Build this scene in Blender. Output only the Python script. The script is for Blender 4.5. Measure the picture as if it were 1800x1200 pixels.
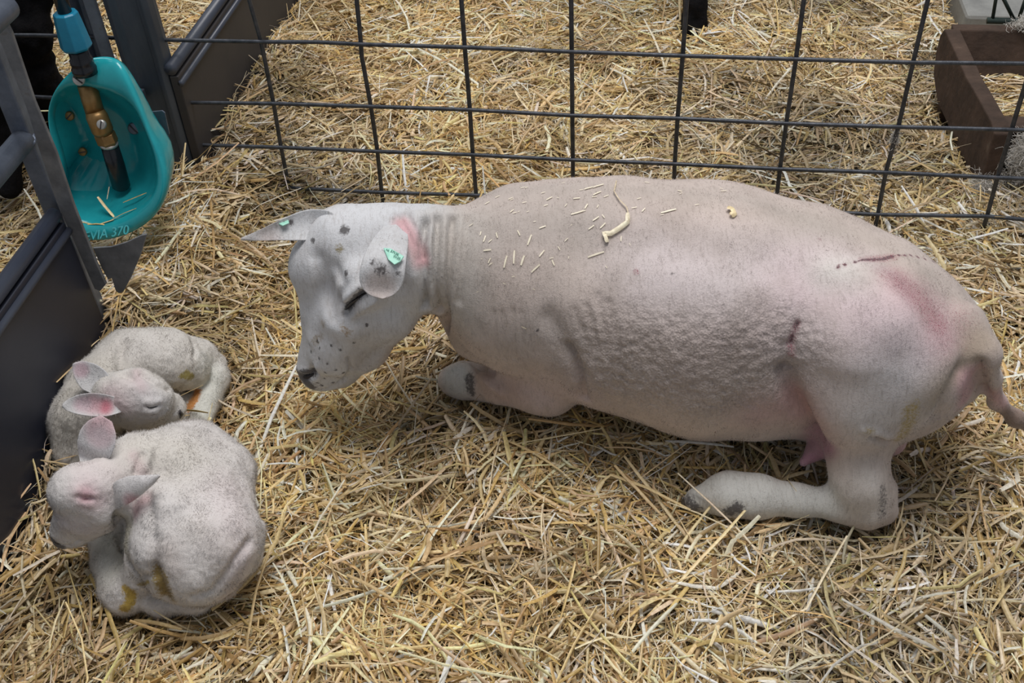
import bpy, math, random
import numpy as np
from mathutils import Vector, Matrix
from mathutils.bvhtree import BVHTree

random.seed(7); RNG = np.random.default_rng(11)
for o in list(bpy.data.objects): bpy.data.objects.remove(o)
sc = bpy.context.scene
COL = sc.collection

# ------------------------------------------------------------------ camera, light, exposure
CH = 1.25; F = 1850.0
AX_R = np.array([0.99829, -0.03886, -0.04374]); AX_U = np.array([0.05851, 0.66302, 0.74631]); AX_F = np.array([0.0, 0.74759, -0.66416])
AX_F /= np.linalg.norm(AX_F); AX_R = AX_R - AX_F*(AX_R@AX_F); AX_R /= np.linalg.norm(AX_R); AX_U = np.cross(AX_R, AX_F)
CAM = np.array([0.0, 0.0, CH])
cam_d = bpy.data.cameras.new('camera'); cam = bpy.data.objects.new('camera', cam_d); COL.objects.link(cam)
cam_d.sensor_fit = 'HORIZONTAL'; cam_d.sensor_width = 36.0; cam_d.lens = 36.0*F/1800.0
cam_d.clip_start = 0.02; cam_d.clip_end = 100
cam.matrix_world = Matrix([[AX_R[i], AX_U[i], -AX_F[i], CAM[i]] for i in range(3)] + [[0, 0, 0, 1]])
sc.camera = cam
sc.view_settings.view_transform = 'Standard'; sc.view_settings.look = 'None'
sc.view_settings.gamma = 1; sc.view_settings.use_curve_mapping = False
sc.view_settings.exposure = 0.0
w = bpy.data.worlds.new('barn_light'); sc.world = w; w.use_nodes = True
w.node_tree.nodes['Background'].inputs[0].default_value = (0.87, 0.92, 1.0, 1)
w.node_tree.nodes['Background'].inputs[1].default_value = 0.31
def area(name, loc, target, size, power, color):
    d = bpy.data.lights.new(name, 'AREA'); d.shape = 'RECTANGLE'; d.size = size[0]; d.size_y = size[1]
    d.energy = power; d.color = color
    o = bpy.data.objects.new(name, d); COL.objects.link(o); o.location = loc
    o.rotation_euler = (Vector(target)-Vector(loc)).to_track_quat('-Z', 'Y').to_euler(); return o
area('roof_skylight', (0.5, 1.7, 4.2), (0.2, 1.3, 0), (1.6, 2.8), 142, (1.0, 0.975, 0.96))
area('roof_tube_light', (-2.2, 3.6, 3.6), (0.0, 1.6, 0), (0.5, 2.4), 28, (0.93, 0.97, 1.0))

# ------------------------------------------------------------------ pixel rays to real places
def ray(px, py): return AX_F + (px-900)/F*AX_R - (py-600)/F*AX_U
def at(px, py, z):
    d = ray(px, py); t = (z-CH)/d[2]; return CAM + d*t
def depth_at(px, py, z): return (z-CH)/ray(px, py)[2]
FO = np.array([0.1404, 1.784, 0.0]); FD = np.array([0.98255, -0.18598, 0.0]); FN = np.array([0.18598, 0.98255, 0.0])   # fence line and its far side
def on_fence(px, py, out=0.0):
    d = ray(px, py); p0 = FO - FN*out; t = ((p0-CAM)@FN)/(d@FN); return CAM + d*t
GO = np.array([-0.694, 1.388, 0.0]); GD = np.array([0.1386, 0.9903, 0.0]); GN = np.array([0.9903, -0.1386, 0.0])     # gate line, normal into the pen
def on_gate(px, py, out=0.0):
    d = ray(px, py); p0 = GO + GN*out; t = ((p0-CAM)@GN)/(d@GN); return CAM + d*t

# ------------------------------------------------------------------ tagging
def tag(o, label=None, cat=None, group=None, kind=None):
    if label: o['label'] = label
    if cat: o['category'] = cat
    if group: o['group'] = group
    if kind: o['kind'] = kind
    return o
def empty(name, loc=(0, 0, 0)):
    o = bpy.data.objects.new(name, None); COL.objects.link(o); o.location = loc; o.empty_display_size = 0.05
    return o
def smooth(me, on=True):
    me.polygons.foreach_set('use_smooth', [on]*len(me.polygons)); me.update()
def link_mesh(name, verts, faces, mat, parent=None, sm=True):
    me = bpy.data.meshes.new(name); me.from_pydata([tuple(v) for v in verts], [], [tuple(f) for f in faces])
    me.validate(); 
    if sm: smooth(me)
    if mat: me.materials.append(mat)
    o = bpy.data.objects.new(name, me); COL.objects.link(o)
    if parent is not None:
        o.parent = parent; o.matrix_parent_inverse = parent_matrix(parent).inverted()
    return o
def parent_matrix(p):
    m = Matrix.LocRotScale(p.location, p.rotation_euler, p.scale)
    return m if p.parent is None else parent_matrix(p.parent) @ p.matrix_parent_inverse @ m

class MB:
    """collects solids in world space and links them as one mesh"""
    def __init__(s): s.v = []; s.f = []
    def add(s, V, Fs):
        b = len(s.v); s.v += [np.array(p, float) for p in V]; s.f += [tuple(i+b for i in f) for f in Fs]; return s
    def hexa(s, P):   # 8 points: bottom loop 0-3, top loop 4-7
        return s.add(P, [(0, 3, 2, 1), (4, 5, 6, 7), (0, 1, 5, 4), (1, 2, 6, 5), (2, 3, 7, 6), (3, 0, 4, 7)])
    def box(s, c, a, b, d):   # centre and three half-extent vectors
        c, a, b, d = map(np.array, (c, a, b, d))
        return s.hexa([c-a-b-d, c+a-b-d, c+a+b-d, c-a+b-d, c-a-b+d, c+a-b+d, c+a+b+d, c-a+b+d])
    def tube(s, pts, rad, n=12, cap=True, squash=None):
        pts = [np.array(p, float) for p in pts]; k = len(pts)
        rad = [rad]*k if np.isscalar(rad) else list(rad)
        rings = []; prev = None
        for i in range(k):
            t = pts[min(i+1, k-1)]-pts[max(i-1, 0)]; t = t/(np.linalg.norm(t)+1e-12)
            if prev is None:
                a = np.array([0, 0, 1.0]) if abs(t[2]) < .9 else np.array([1.0, 0, 0])
                u = np.cross(t, a)
            else: u = prev - t*(prev@t)
            u /= np.linalg.norm(u); prev = u; v = np.cross(t, u)
            rings.append([pts[i]+rad[i]*(math.cos(q)*u+math.sin(q)*v) for q in np.linspace(0, 2*math.pi, n, endpoint=False)])
        V = [p for r in rings for p in r]; Fs = []
        for i in range(k-1):
            for j in range(n):
                Fs.append((i*n+j, i*n+(j+1) % n, (i+1)*n+(j+1) % n, (i+1)*n+j))
        if cap: Fs += [tuple(range(n-1, -1, -1)), tuple(range((k-1)*n, k*n))]
        return s.add(V, Fs)
    def loft(s, loops, closed=True, cap0=False, cap1=False):
        n = len(loops[0]); V = [p for l in loops for p in l]; Fs = []
        for i in range(len(loops)-1):
            for j in range(n if closed else n-1):
                Fs.append((i*n+j, i*n+(j+1) % n, (i+1)*n+(j+1) % n, (i+1)*n+j))
        if cap0: Fs.append(tuple(range(n-1, -1, -1)))
        if cap1: Fs.append(tuple(range((len(loops)-1)*n, len(loops)*n)))
        return s.add(V, Fs)
    def slab(s, poly, thick):   # polygon (world points) extruded along the vector thick
        n = len(poly); V = [np.array(p) for p in poly]+[np.array(p)+thick for p in poly]
        return s.add(V, [tuple(range(n-1, -1, -1)), tuple(range(n, 2*n))]+[(i, (i+1) % n, n+(i+1) % n, n+i) for i in range(n)])
    def build(s, name, mat, parent=None, sm=False, bevel=0.0, seg=2, sub=0):
        o = link_mesh(name, s.v, s.f, mat, parent, sm)
        import bmesh
        bm = bmesh.new(); bm.from_mesh(o.data); bmesh.ops.recalc_face_normals(bm, faces=bm.faces); bm.to_mesh(o.data); bm.free()
        if bevel:
            m = o.modifiers.new('bevel', 'BEVEL'); m.width = bevel; m.segments = seg; m.limit_method = 'ANGLE'; m.angle_limit = 0.6
        if sub:
            m = o.modifiers.new('sub', 'SUBSURF'); m.levels = sub; m.render_levels = sub
        return o

# ------------------------------------------------------------------ materials
def mat_new(name):
    m = bpy.data.materials.new(name); m.use_nodes = True
    nt = m.node_tree; b = nt.nodes['Principled BSDF']; return m, nt, b
def N(nt, t, **kw):
    n = nt.nodes.new(t)
    for k, v in kw.items():
        if k.startswith('i_'):
            key = k[2:]; n.inputs[int(key) if key.isdigit() else key.replace('_', ' ')].default_value = v
        else: setattr(n, k, v)
    return n
def ramp(nt, stops, src):
    r = nt.nodes.new('ShaderNodeValToRGB'); e = r.color_ramp.elements
    while len(e) < len(stops): e.new(0.5)
    for i, (p, c) in enumerate(stops):
        e[i].position = p; e[i].color = (*c, 1) if len(c) == 3 else c
    nt.links.new(src, r.inputs[0]); return r
def mottled(name, c1, c2, scale=12, rough=0.6, metal=0.0, c3=None, bump=0.15, bscale=90, stretch=None, spec=0.5, lo=.35, hi=.65):
    m, nt, b = mat_new(name); L = nt.links
    tc = N(nt, 'ShaderNodeTexCoord'); src = tc.outputs['Object']
    if stretch:
        mp = N(nt, 'ShaderNodeMapping'); mp.inputs['Scale'].default_value = stretch; L.new(src, mp.inputs[0]); src = mp.outputs[0]
    n = N(nt, 'ShaderNodeTexNoise', i_Scale=scale, i_Detail=8.0, i_Roughness=0.65); L.new(src, n.inputs['Vector'])
    st = [(lo, c1), (hi, c2)] + ([(min(.99, hi+.12), c3)] if c3 else [])
    r = ramp(nt, st, n.outputs[0]); L.new(r.outputs[0], b.inputs['Base Color'])
    n2 = N(nt, 'ShaderNodeTexNoise', i_Scale=bscale, i_Detail=5.0); L.new(src, n2.inputs['Vector'])
    bp = N(nt, 'ShaderNodeBump', i_Strength=bump, i_Distance=0.002); L.new(n2.outputs[0], bp.inputs['Height']); L.new(bp.outputs[0], b.inputs['Normal'])
    b.inputs['Roughness'].default_value = rough; b.inputs['Metallic'].default_value = metal
    b.inputs['Specular IOR Level'].default_value = spec
    return m
M = {}
M['galv'] = mottled('galvanised_steel', (.09, .108, .145), (.17, .195, .245), 22, .48, .55, (.12, .10, .085), .25, 120)
M['galv_dirty'] = mottled('dirty_galvanised_steel', (.135, .14, .15), (.235, .24, .25), 26, .6, .4, (.13, .10, .07), .3, 120)
M['post'] = mottled('weathered_steel_post', (.055, .068, .090), (.11, .13, .165), 9, .5, .45, (.10, .065, .045), .3, 90, stretch=(1, 1, .25))
M['wire'] = mottled('fence_wire_steel', (.045, .05, .06), (.10, .105, .12), 60, .45, .6, (.16, .12, .09), .2, 300)
M['board'] = mottled('dark_blue_plastic_board', (.016, .019, .032), (.024, .027, .042), 5, .42, 0, None, .08, 60)
M['board_dusty'] = mottled('dusty_dark_plastic_board', (.030, .028, .031), (.045, .040, .040), 6, .6, 0, None, .1, 60)
M['board_edge'] = mottled('blue_grey_board_edge', (.035, .042, .065), (.075, .085, .11), 14, .35, 0, None, .1, 60, stretch=(1, .2, 1))
M['teal'] = mottled('teal_enamel', (.010, .25, .29), (.022, .36, .40), 11, .16, 0, (.03, .22, .22), .05, 60, lo=.3, hi=.62)
M['teal_letter'] = mottled('worn_teal_lettering', (.035, .31, .34), (.08, .41, .44), 40, .3)
M['blue'] = mottled('blue_plastic_nut', (.005, .15, .26), (.008, .20, .33), 20, .3)
M['black'] = mottled('black_plastic_pipe', (.006, .007, .010), (.014, .015, .02), 20, .25)
M['brass'] = mottled('brass', (.24, .135, .045), (.36, .22, .085), 40, .38, .55)
M['steel'] = mottled('stainless_screw', (.45, .44, .42), (.60, .58, .55), 60, .3, .6)
M['slot'] = mottled('dark_slot', (.03, .03, .03), (.05, .05, .05), 40, .6)
M['wood'] = mottled('old_brown_timber', (.040, .024, .016), (.085, .052, .036), 16, .9, 0, (.15, .11, .08), 1.0, 70, stretch=(1, 1.6, 1.0))
M['wood_top'] = mottled('worn_timber_edge', (.11, .075, .05), (.22, .17, .125), 30, .9, 0, (.25, .21, .16), .6, 90)
M['concrete'] = mottled('grey_concrete', (.20, .20, .19), (.34, .34, .32), 9, .9, 0, None, .4, 80)
M['green_bar'] = mottled('dark_green_bar', (.02, .035, .03), (.04, .06, .05), 30, .6)
M['tuft'] = mottled('loose_wool', (.42, .40, .38), (.62, .60, .57), 70, .95)
M['tag'] = mottled('mint_ear_tag', (.32, .66, .52), (.40, .74, .60), 60, .4)
M['tag_ink'] = mottled('tag_print', (.02, .16, .12), (.04, .2, .15), 60, .6)
M['eye'] = mottled('dark_wet_eye', (.010, .008, .008), (.025, .02, .018), 60, .12)
M['nostril'] = mottled('dark_nostril', (.012, .011, .013), (.05, .045, .05), 60, .5)
M['hoof'] = mottled('hoof_horn', (.05, .045, .04), (.12, .10, .08), 60, .6)
M['blackwool'] = mottled('black_fleece', (.003, .003, .004), (.010, .009, .010), 60, .95, 0, None, .8, 260, spec=.15)
M['soil'] = mottled('trodden_straw_bed', (.055, .038, .018), (.15, .105, .05), 60, .95, 0, None, 1.0, 160)

def straw_mat(name):
    m, nt, b = mat_new(name); L = nt.links
    a = N(nt, 'ShaderNodeAttribute', attribute_name='tint')
    tc = N(nt, 'ShaderNodeTexCoord')
    n = N(nt, 'ShaderNodeTexNoise', i_Scale=220.0, i_Detail=3.0); L.new(tc.outputs['Object'], n.inputs['Vector'])
    r = ramp(nt, [(.3, (.80, .76, .68)), (.7, (1.12, 1.12, 1.10))], n.outputs[0])
    mx = N(nt, 'ShaderNodeMix', data_type='RGBA', blend_type='MULTIPLY'); mx.inputs[0].default_value = 1
    L.new(a.outputs['Color'], mx.inputs[6]); L.new(r.outputs[0], mx.inputs[7]); L.new(mx.outputs[2], b.inputs['Base Color'])
    b.inputs['Roughness'].default_value = 0.42; b.inputs['Specular IOR Level'].default_value = 0.45
    return m
M['straw'] = straw_mat('straw')

def wool_mat(name, bump=1.0, curl=300., streak=0.5, dirt=(.30, .27, .24), dirt_amt=.5):
    m, nt, b = mat_new(name); L = nt.links
    col = N(nt, 'ShaderNodeAttribute', attribute_name='tint')
    spot = N(nt, 'ShaderNodeAttribute', attribute_name='spot'); blood = N(nt, 'ShaderNodeAttribute', attribute_name='blood')
    stain = N(nt, 'ShaderNodeAttribute', attribute_name='stain'); stc = N(nt, 'ShaderNodeAttribute', attribute_name='stain_tint')
    wr = N(nt, 'ShaderNodeAttribute', attribute_name='curl')
    tc = N(nt, 'ShaderNodeTexCoord'); O = tc.outputs['Object']
    def noise(scale, det=4.0, rough=.6, vec=None, dist=0.0):
        n = N(nt, 'ShaderNodeTexNoise', i_Scale=scale, i_Detail=det, i_Roughness=rough, i_Distortion=dist); L.new(vec or O, n.inputs['Vector']); return n.outputs[0]
    def math_(op, a, c, clamp=False):
        n = N(nt, 'ShaderNodeMath', operation=op); n.use_clamp = clamp
        for i, x in enumerate((a, c)):
            if isinstance(x, (int, float)): n.inputs[i].default_value = x
            else: L.new(x, n.inputs[i])
        return n.outputs[0]
    def mix(fac, A, B, mode='MIX'):
        n = N(nt, 'ShaderNodeMix', data_type='RGBA', blend_type=mode)
        if isinstance(fac, (int, float)): n.inputs[0].default_value = fac
        else: L.new(fac, n.inputs[0])
        for i, x in ((6, A), (7, B)):
            if isinstance(x, tuple): n.inputs[i].default_value = (*x, 1)
            else: L.new(x, n.inputs[i])
        return n.outputs[2]
    # soft patches of soiling, fine speckle and clipper streaks running across the body
    big = math_('MULTIPLY', math_('SUBTRACT', noise(9, 5), .47), 2.6, True)
    c = mix(math_('MULTIPLY', big, dirt_amt), col.outputs['Color'], dirt, 'MIX')
    mp = N(nt, 'ShaderNodeMapping'); mp.inputs['Scale'].default_value = (260, 60, 60); L.new(O, mp.inputs[0])
    st = noise(1.0, 3, .6, mp.outputs[0], .6)
    c = mix(math_('MULTIPLY', math_('MULTIPLY', math_('SUBTRACT', st, .5), 3.2, True), streak), c, tuple(x*.72 for x in dirt))
    fine = noise(620, 2)
    sp = math_('MULTIPLY', math_('SUBTRACT', fine, .58), 5.0, True)
    c = mix(math_('MULTIPLY', sp, .45), c, tuple(x*.7 for x in dirt))
    # curled wool on the flank
    v = N(nt, 'ShaderNodeTexVoronoi', i_Scale=curl, feature='SMOOTH_F1'); L.new(O, v.inputs['Vector'])
    cw = math_('MULTIPLY', math_('MULTIPLY', v.outputs[0], 1.15, True), wr.outputs['Fac'])
    c = mix(math_('MULTIPLY', cw, .72), c, (.23, .19, .175))
    # marks with their own ragged edge
    nz = noise(240, 4, .7)
    def mask(attr, gain=6.0, amp=.75):
        return math_('MULTIPLY', math_('ADD', math_('SUBTRACT', attr, .5), math_('MULTIPLY', math_('SUBTRACT', nz, .5), amp)), gain, True)
    c = mix(math_('MULTIPLY', mask(stain.outputs['Fac'], 3.0, 1.3), .88), c, stc.outputs['Color'])
    c = mix(math_('MULTIPLY', mask(spot.outputs['Fac'], 3.2, 1.3), .88), c, (.07, .062, .062))
    vb = N(nt, 'ShaderNodeTexVoronoi', i_Scale=420.0); L.new(O, vb.inputs['Vector'])
    dots = math_('MULTIPLY', math_('SUBTRACT', .36, vb.outputs[0]), 6.0, True)
    bl = math_('MULTIPLY', math_('ADD', math_('MULTIPLY', dots, .85), .26), math_('MULTIPLY', math_('SUBTRACT', math_('ADD', blood.outputs['Fac'], math_('MULTIPLY', nz, .9)), .75), 1.7, True), True)
    c = mix(bl, c, (.24, .04, .07))
    L.new(c, b.inputs['Base Color'])
    h = math_('ADD', math_('MULTIPLY', fine, .35), math_('MULTIPLY', math_('SUBTRACT', 1.0, v.outputs[0]), math_('ADD', math_('MULTIPLY', wr.outputs['Fac'], 1.0), .18)))
    h = math_('ADD', h, math_('MULTIPLY', st, .35))
    h = math_('ADD', h, math_('MULTIPLY', noise(140, 3), .5))
    bp = N(nt, 'ShaderNodeBump', i_Strength=.55*bump, i_Distance=0.0022); L.new(h, bp.inputs['Height']); L.new(bp.outputs[0], b.inputs['Normal'])
    b.inputs['Roughness'].default_value = .82; b.inputs['Specular IOR Level'].default_value = .18
    b.inputs['Sheen Weight'].default_value = .25; b.inputs['Sheen Roughness'].default_value = .5
    b.inputs['Subsurface Weight'].default_value = .0
    return m
M['ewe'] = wool_mat('shorn_white_fleece', 1.15, 330., .42, (.30, .245, .205), .72)
M['lamb'] = wool_mat('newborn_lamb_fleece', 1.1, 420., .12, (.42, .38, .33), .35)

# ------------------------------------------------------------------ bodies as one continuous implicit surface
class Sdf:
    """groups of rounded limbs; each group is (blend, [segments]) with segments (a, ra, b, rb)"""
    def __init__(s): s.groups = []
    def g(s, k, chains, join=None):
        segs = []
        for ch in chains:
            pts = []
            for (px, py, z, r) in ch:
                p = at(px, py, z); pts.append((p, r*depth_at(px, py, z)/F))
            if len(pts) == 1: segs.append((pts[0][0], pts[0][1], pts[0][0], pts[0][1]))
            for a, b in zip(pts[:-1], pts[1:]): segs.append((a[0], a[1], b[0], b[1]))
        s.groups.append((k, k if join is None else join, segs)); return s
    def gw(s, k, chains, join=None):   # world coordinates
        segs = []
        for ch in chains:
            pts = [(np.array(c[:3], float), c[3]) for c in ch]
            if len(pts) == 1: segs.append((pts[0][0], pts[0][1], pts[0][0], pts[0][1]))
            for a, b in zip(pts[:-1], pts[1:]): segs.append((a[0], a[1], b[0], b[1]))
        s.groups.append((k, k if join is None else join, segs)); return s
    @staticmethod
    def smin(a, b, k):
        if k <= 0: return np.minimum(a, b)
        h = np.maximum(k-np.abs(a-b), 0)/k
        return np.minimum(a, b)-h*h*k*.25
    def __call__(s, P):
        P = P.astype(np.float32); out = None
        for k, j, segs in s.groups:
            d = None
            for a, ra, b, rb in segs:
                a = a.astype(np.float32); ab = (b-a).astype(np.float32); L2 = float(ab@ab)
                q = P-a
                if L2 < 1e-12: e = np.sqrt((q*q).sum(1))-ra
                else:
                    t = np.clip((q@ab)/L2, 0, 1); e = np.sqrt(((q-t[:, None]*ab)**2).sum(1))-(ra+(rb-ra)*t)
                d = e if d is None else s.smin(d, e, k)
            out = d if out is None else s.smin(out, d, j)
        return out
    def bounds(s, m=.02):
        A = np.array([p-r for _, _, S in s.groups for (a, ra, b, rb) in S for p, r in ((a, ra), (b, rb))]).min(0)-m
        B = np.array([p+r for _, _, S in s.groups for (a, ra, b, rb) in S for p, r in ((a, ra), (b, rb))]).max(0)+m
        return A, B
def surface_nets(sdf, h):
    A, B = sdf.bounds(); C = 4
    n = (np.ceil((B-A)/h/C).astype(int)+1)*C
    gx = [A[i]+h*np.arange(n[i]+1) for i in range(3)]
    V = np.full(tuple(n+1), 9.0, np.float32)
    cc = np.stack(np.meshgrid(*[A[i]+h*C*(np.arange(n[i]//C)+.5) for i in range(3)], indexing='ij'), -1).reshape(-1, 3)
    dc = sdf(cc); lim = h*C*.87*1.25+h
    act = np.abs(dc) < lim; idx = np.stack(np.unravel_index(np.arange(len(cc)), tuple(n//C)), 1)
    for c, d in zip(idx[~act], dc[~act]):
        if d < 0:
            V[c[0]*C:c[0]*C+C+1, c[1]*C:c[1]*C+C+1, c[2]*C:c[2]*C+C+1] = -9
    ia = idx[act]; off = np.stack(np.meshgrid(*[np.arange(C+1)]*3, indexing='ij'), -1).reshape(-1, 3)
    for s0 in range(0, len(ia), 3000):
        I = (ia[s0:s0+3000, None, :]*C+off[None]).reshape(-1, 3)
        V[I[:, 0], I[:, 1], I[:, 2]] = sdf(A+h*I)
    S = V < 0
    nc = n; acc = np.zeros(tuple(nc)+(3,), np.float32); cnt = np.zeros(tuple(nc), np.float32)
    quads = []
    for ax in range(3):
        sl0 = [slice(None)]*3; sl1 = [slice(None)]*3; sl0[ax] = slice(0, -1); sl1[ax] = slice(1, None)
        a = V[tuple(sl0)]; b = V[tuple(sl1)]; e = (a < 0) != (b < 0)
        I = np.argwhere(e); va = a[e]; vb = b[e]; t = va/(va-vb); t = np.clip(t, 0.02, .98)
        pos = I.astype(np.float32); pos[:, ax] += t
        o1, o2 = [(1, 2), (2, 0), (0, 1)][ax]
        cells = []
        for d1, d2 in ((0, 0), (-1, 0), (-1, -1), (0, -1)):
            c = I.copy(); c[:, o1] += d1; c[:, o2] += d2; cells.append(c)
            ok = ((c >= 0) & (c < nc)).all(1)
            np.add.at(acc, tuple(c[ok].T), pos[ok]); np.add.at(cnt, tuple(c[ok].T), 1)
        q = np.stack(cells, 1); ok = ((q >= 0) & (q < nc)).all((1, 2)); q = q[ok]; inside = (va < 0)[ok]
        q[~inside] = q[~inside][:, ::-1]
        quads.append(q)
    m = cnt > 0; vid = np.full(tuple(nc), -1, np.int64); vid[m] = np.arange(m.sum())
    verts = A+h*(acc[m]/cnt[m][:, None])
    Q = np.concatenate(quads); faces = vid[Q[..., 0], Q[..., 1], Q[..., 2]]
    return verts.astype(np.float64), faces
def relax(V, Q, it=2, lam=.5):
    e = np.concatenate([Q[:, [0, 1]], Q[:, [1, 2]], Q[:, [2, 3]], Q[:, [3, 0]]]); deg = np.bincount(np.concatenate([e[:, 0], e[:, 1]]), minlength=len(V))
    for _ in range(it):
        S = np.zeros_like(V)
        for k in range(3):
            S[:, k] = np.bincount(e[:, 0], V[e[:, 1], k], len(V))+np.bincount(e[:, 1], V[e[:, 0], k], len(V))
        V = V+lam*(S/np.maximum(deg, 1)[:, None]-V)
    return V
def vnormals(V, Q):
    n = np.cross(V[Q[:, 2]]-V[Q[:, 0]], V[Q[:, 3]]-V[Q[:, 1]]); N_ = np.zeros_like(V)
    for j in range(4):
        for k in range(3): N_[:, k] += np.bincount(Q[:, j], n[:, k], len(V))
    return N_/(np.linalg.norm(N_, axis=1)[:, None]+1e-12)
def vnoise(P, scale, seed=0):
    """smooth value noise in numpy, range 0..1"""
    q = P*scale+seed*17.31; i = np.floor(q).astype(np.int64); f = q-i; f = f*f*(3-2*f)
    def hsh(a): 
        x = (a[:, 0]*374761393+a[:, 1]*668265263+a[:, 2]*2147483647+seed*974634777) & 0x7fffffff
        x = ((x ^ (x >> 13))*1274126177) & 0x7fffffff; return ((x ^ (x >> 16)) & 0xffff)/65535.
    out = 0
    for dx in (0, 1):
        for dy in (0, 1):
            for dz in (0, 1):
                wgt = (f[:, 0] if dx else 1-f[:, 0])*(f[:, 1] if dy else 1-f[:, 1])*(f[:, 2] if dz else 1-f[:, 2])
                out = out+wgt*hsh(i+np.array([dx, dy, dz]))
    return out

class Body:
    def __init__(s, sdf, h, it=2):
        s.sdf = sdf; s.V, s.Q = surface_nets(sdf, h); s.V = relax(s.V, s.Q, it); s.refresh()
        n = len(s.V); s.attr = {k: np.zeros(n) for k in ('spot', 'blood', 'stain', 'curl')}
        s.nap = np.ones(n); s.tint = np.ones((n, 3)); s.stint = np.ones((n, 3))*np.array([.45, .30, .05])
    def refresh(s):
        s.N = vnormals(s.V, s.Q); s.bvh = BVHTree.FromPolygons([tuple(v) for v in s.V], [tuple(q) for q in s.Q.tolist()])
    def hit(s, px, py):
        d = ray(px, py); d = d/np.linalg.norm(d); r = s.bvh.ray_cast(Vector(CAM), Vector(d))
        return (np.array(r[0]), np.array(r[1])) if r[0] is not None else (None, None)
    def line(s, pts, step=6):
        """pixel polyline laid onto the surface as 3-D points"""
        out = []
        for (a, b) in zip(pts[:-1], pts[1:]):
            k = max(1, int(math.hypot(b[0]-a[0], b[1]-a[1])/step))
            for i in range(k+1):
                p, _ = s.hit(a[0]+(b[0]-a[0])*i/k, a[1]+(b[1]-a[1])*i/k)
                if p is not None: out.append(p)
        if len(pts) == 1:
            p, _ = s.hit(*pts[0])
            if p is not None: out.append(p)
        return np.array(out) if out else None
    def dist(s, L3):
        if L3 is None: return np.full(len(s.V), 9.)
        lo = L3.min(0)-.12; hi = L3.max(0)+.12; idx = np.where(((s.V > lo) & (s.V < hi)).all(1))[0]
        d = np.full(len(s.V), 9.)
        if len(idx) == 0: return d
        X = s.V[idx]; best = np.full(len(idx), 9.)
        if len(L3) == 1: best = np.linalg.norm(X-L3[0], axis=1)
        for a, b in zip(L3[:-1], L3[1:]):
            ab = b-a; l2 = ab@ab
            if l2 > .05**2: continue
            t = np.clip(((X-a)@ab)/max(l2, 1e-12), 0, 1); best = np.minimum(best, np.linalg.norm(X-a-t[:, None]*ab, axis=1))
        d[idx] = best; return d
    def crease(s, jobs):
        """jobs: (pixel polyline, width m, depth m); a negative depth raises a fold"""
        D = np.zeros(len(s.V))
        for pts, wd, dp in jobs: D += dp*np.exp(-(s.dist(s.line(pts))/wd)**2)
        s.V = s.V-s.N*D[:, None]; s.refresh()
    def paint(s, col, pts, rad, amt=1.0, soft=.5):
        d = s.dist(s.line(pts))/rad; f = amt*np.clip((1+soft-d)/(2*soft), 0, 1); f = f*f*(3-2*f)
        s.tint = s.tint*(1-f[:, None])+np.array(col)*f[:, None]
    def trim(s, pts, rad, k):
        f = np.clip(1.5-s.dist(s.line(pts))/rad, 0, 1); s.nap = s.nap*(1-f)+k*f
    def mark(s, key, pts, rad, amt=1.0, tint=None):
        d = s.dist(s.line(pts)); f = amt*np.clip(1.25-d/rad*.75, 0, 1)
        if tint is not None: 
            m = f > s.attr[key]; s.stint[m] = tint
            near = d < rad*3; s.stint[near] = tint
        s.attr[key] = np.maximum(s.attr[key], f)
    def fleece(s, owner, n, length, width, seed, parent=None):
        """short nap standing off the skin, coloured like the skin below it"""
        g = np.random.default_rng(seed); Q = s.Q
        ar = .5*np.linalg.norm(np.cross(s.V[Q[:, 2]]-s.V[Q[:, 0]], s.V[Q[:, 3]]-s.V[Q[:, 1]]), axis=1)
        up = s.V[Q[:, 0], 2] > .004; ar = ar*up
        f = g.choice(len(Q), n, p=ar/ar.sum()); a, b = g.random(n)[:, None], g.random(n)[:, None]
        q = Q[f]; W = [(1-a)*(1-b), a*(1-b), a*b, (1-a)*b]
        def bl(X): return sum(w_*X[q[:, i]] for i, w_ in enumerate(W))
        P = bl(s.V); Nn = bl(s.N); Nn /= np.linalg.norm(Nn, axis=1)[:, None]+1e-9
        lay = np.stack([vnoise(P, 55, seed)-.5, vnoise(P, 55, seed+1)-.5, vnoise(P, 55, seed+2)-.7], 1)*1.6+g.normal(0, .35, (n, 3))
        D = Nn*.42+lay*.9; D /= np.linalg.norm(D, axis=1)[:, None]; L = (length*g.uniform(.5, 1.2, n)*bl(s.nap[:, None])[:, 0])[:, None]
        S = np.cross(D, Nn)+g.normal(0, .12, (n, 3)); S /= np.linalg.norm(S, axis=1)[:, None]
        V = np.empty((n, 3, 3)); V[:, 0] = P-S*width*.6-Nn*.0004; V[:, 1] = P+S*width*.6-Nn*.0004; V[:, 2] = P+D*L
        gn = np.cross(V[:, 1]-V[:, 0], V[:, 2]-V[:, 0]); fl_ = (gn*Nn).sum(1) < 0; V[fl_, 0], V[fl_, 1] = V[fl_, 1].copy(), V[fl_, 0].copy()
        me = bpy.data.meshes.new('fleece'); me.vertices.add(3*n); me.vertices.foreach_set('co', V.ravel())
        me.loops.add(3*n); me.loops.foreach_set('vertex_index', np.arange(3*n, dtype=np.int32)); me.polygons.add(n)
        me.polygons.foreach_set('loop_start', np.arange(0, 3*n, 3, dtype=np.int32)); me.polygons.foreach_set('loop_total', np.full(n, 3, np.int32))
        me.update(calc_edges=True); smooth(me)
        for k, a_ in s.attr.items(): me.attributes.new(k, 'FLOAT', 'POINT').data.foreach_set('value', np.repeat(bl(a_[:, None])[:, 0], 3).astype(np.float32))
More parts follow.
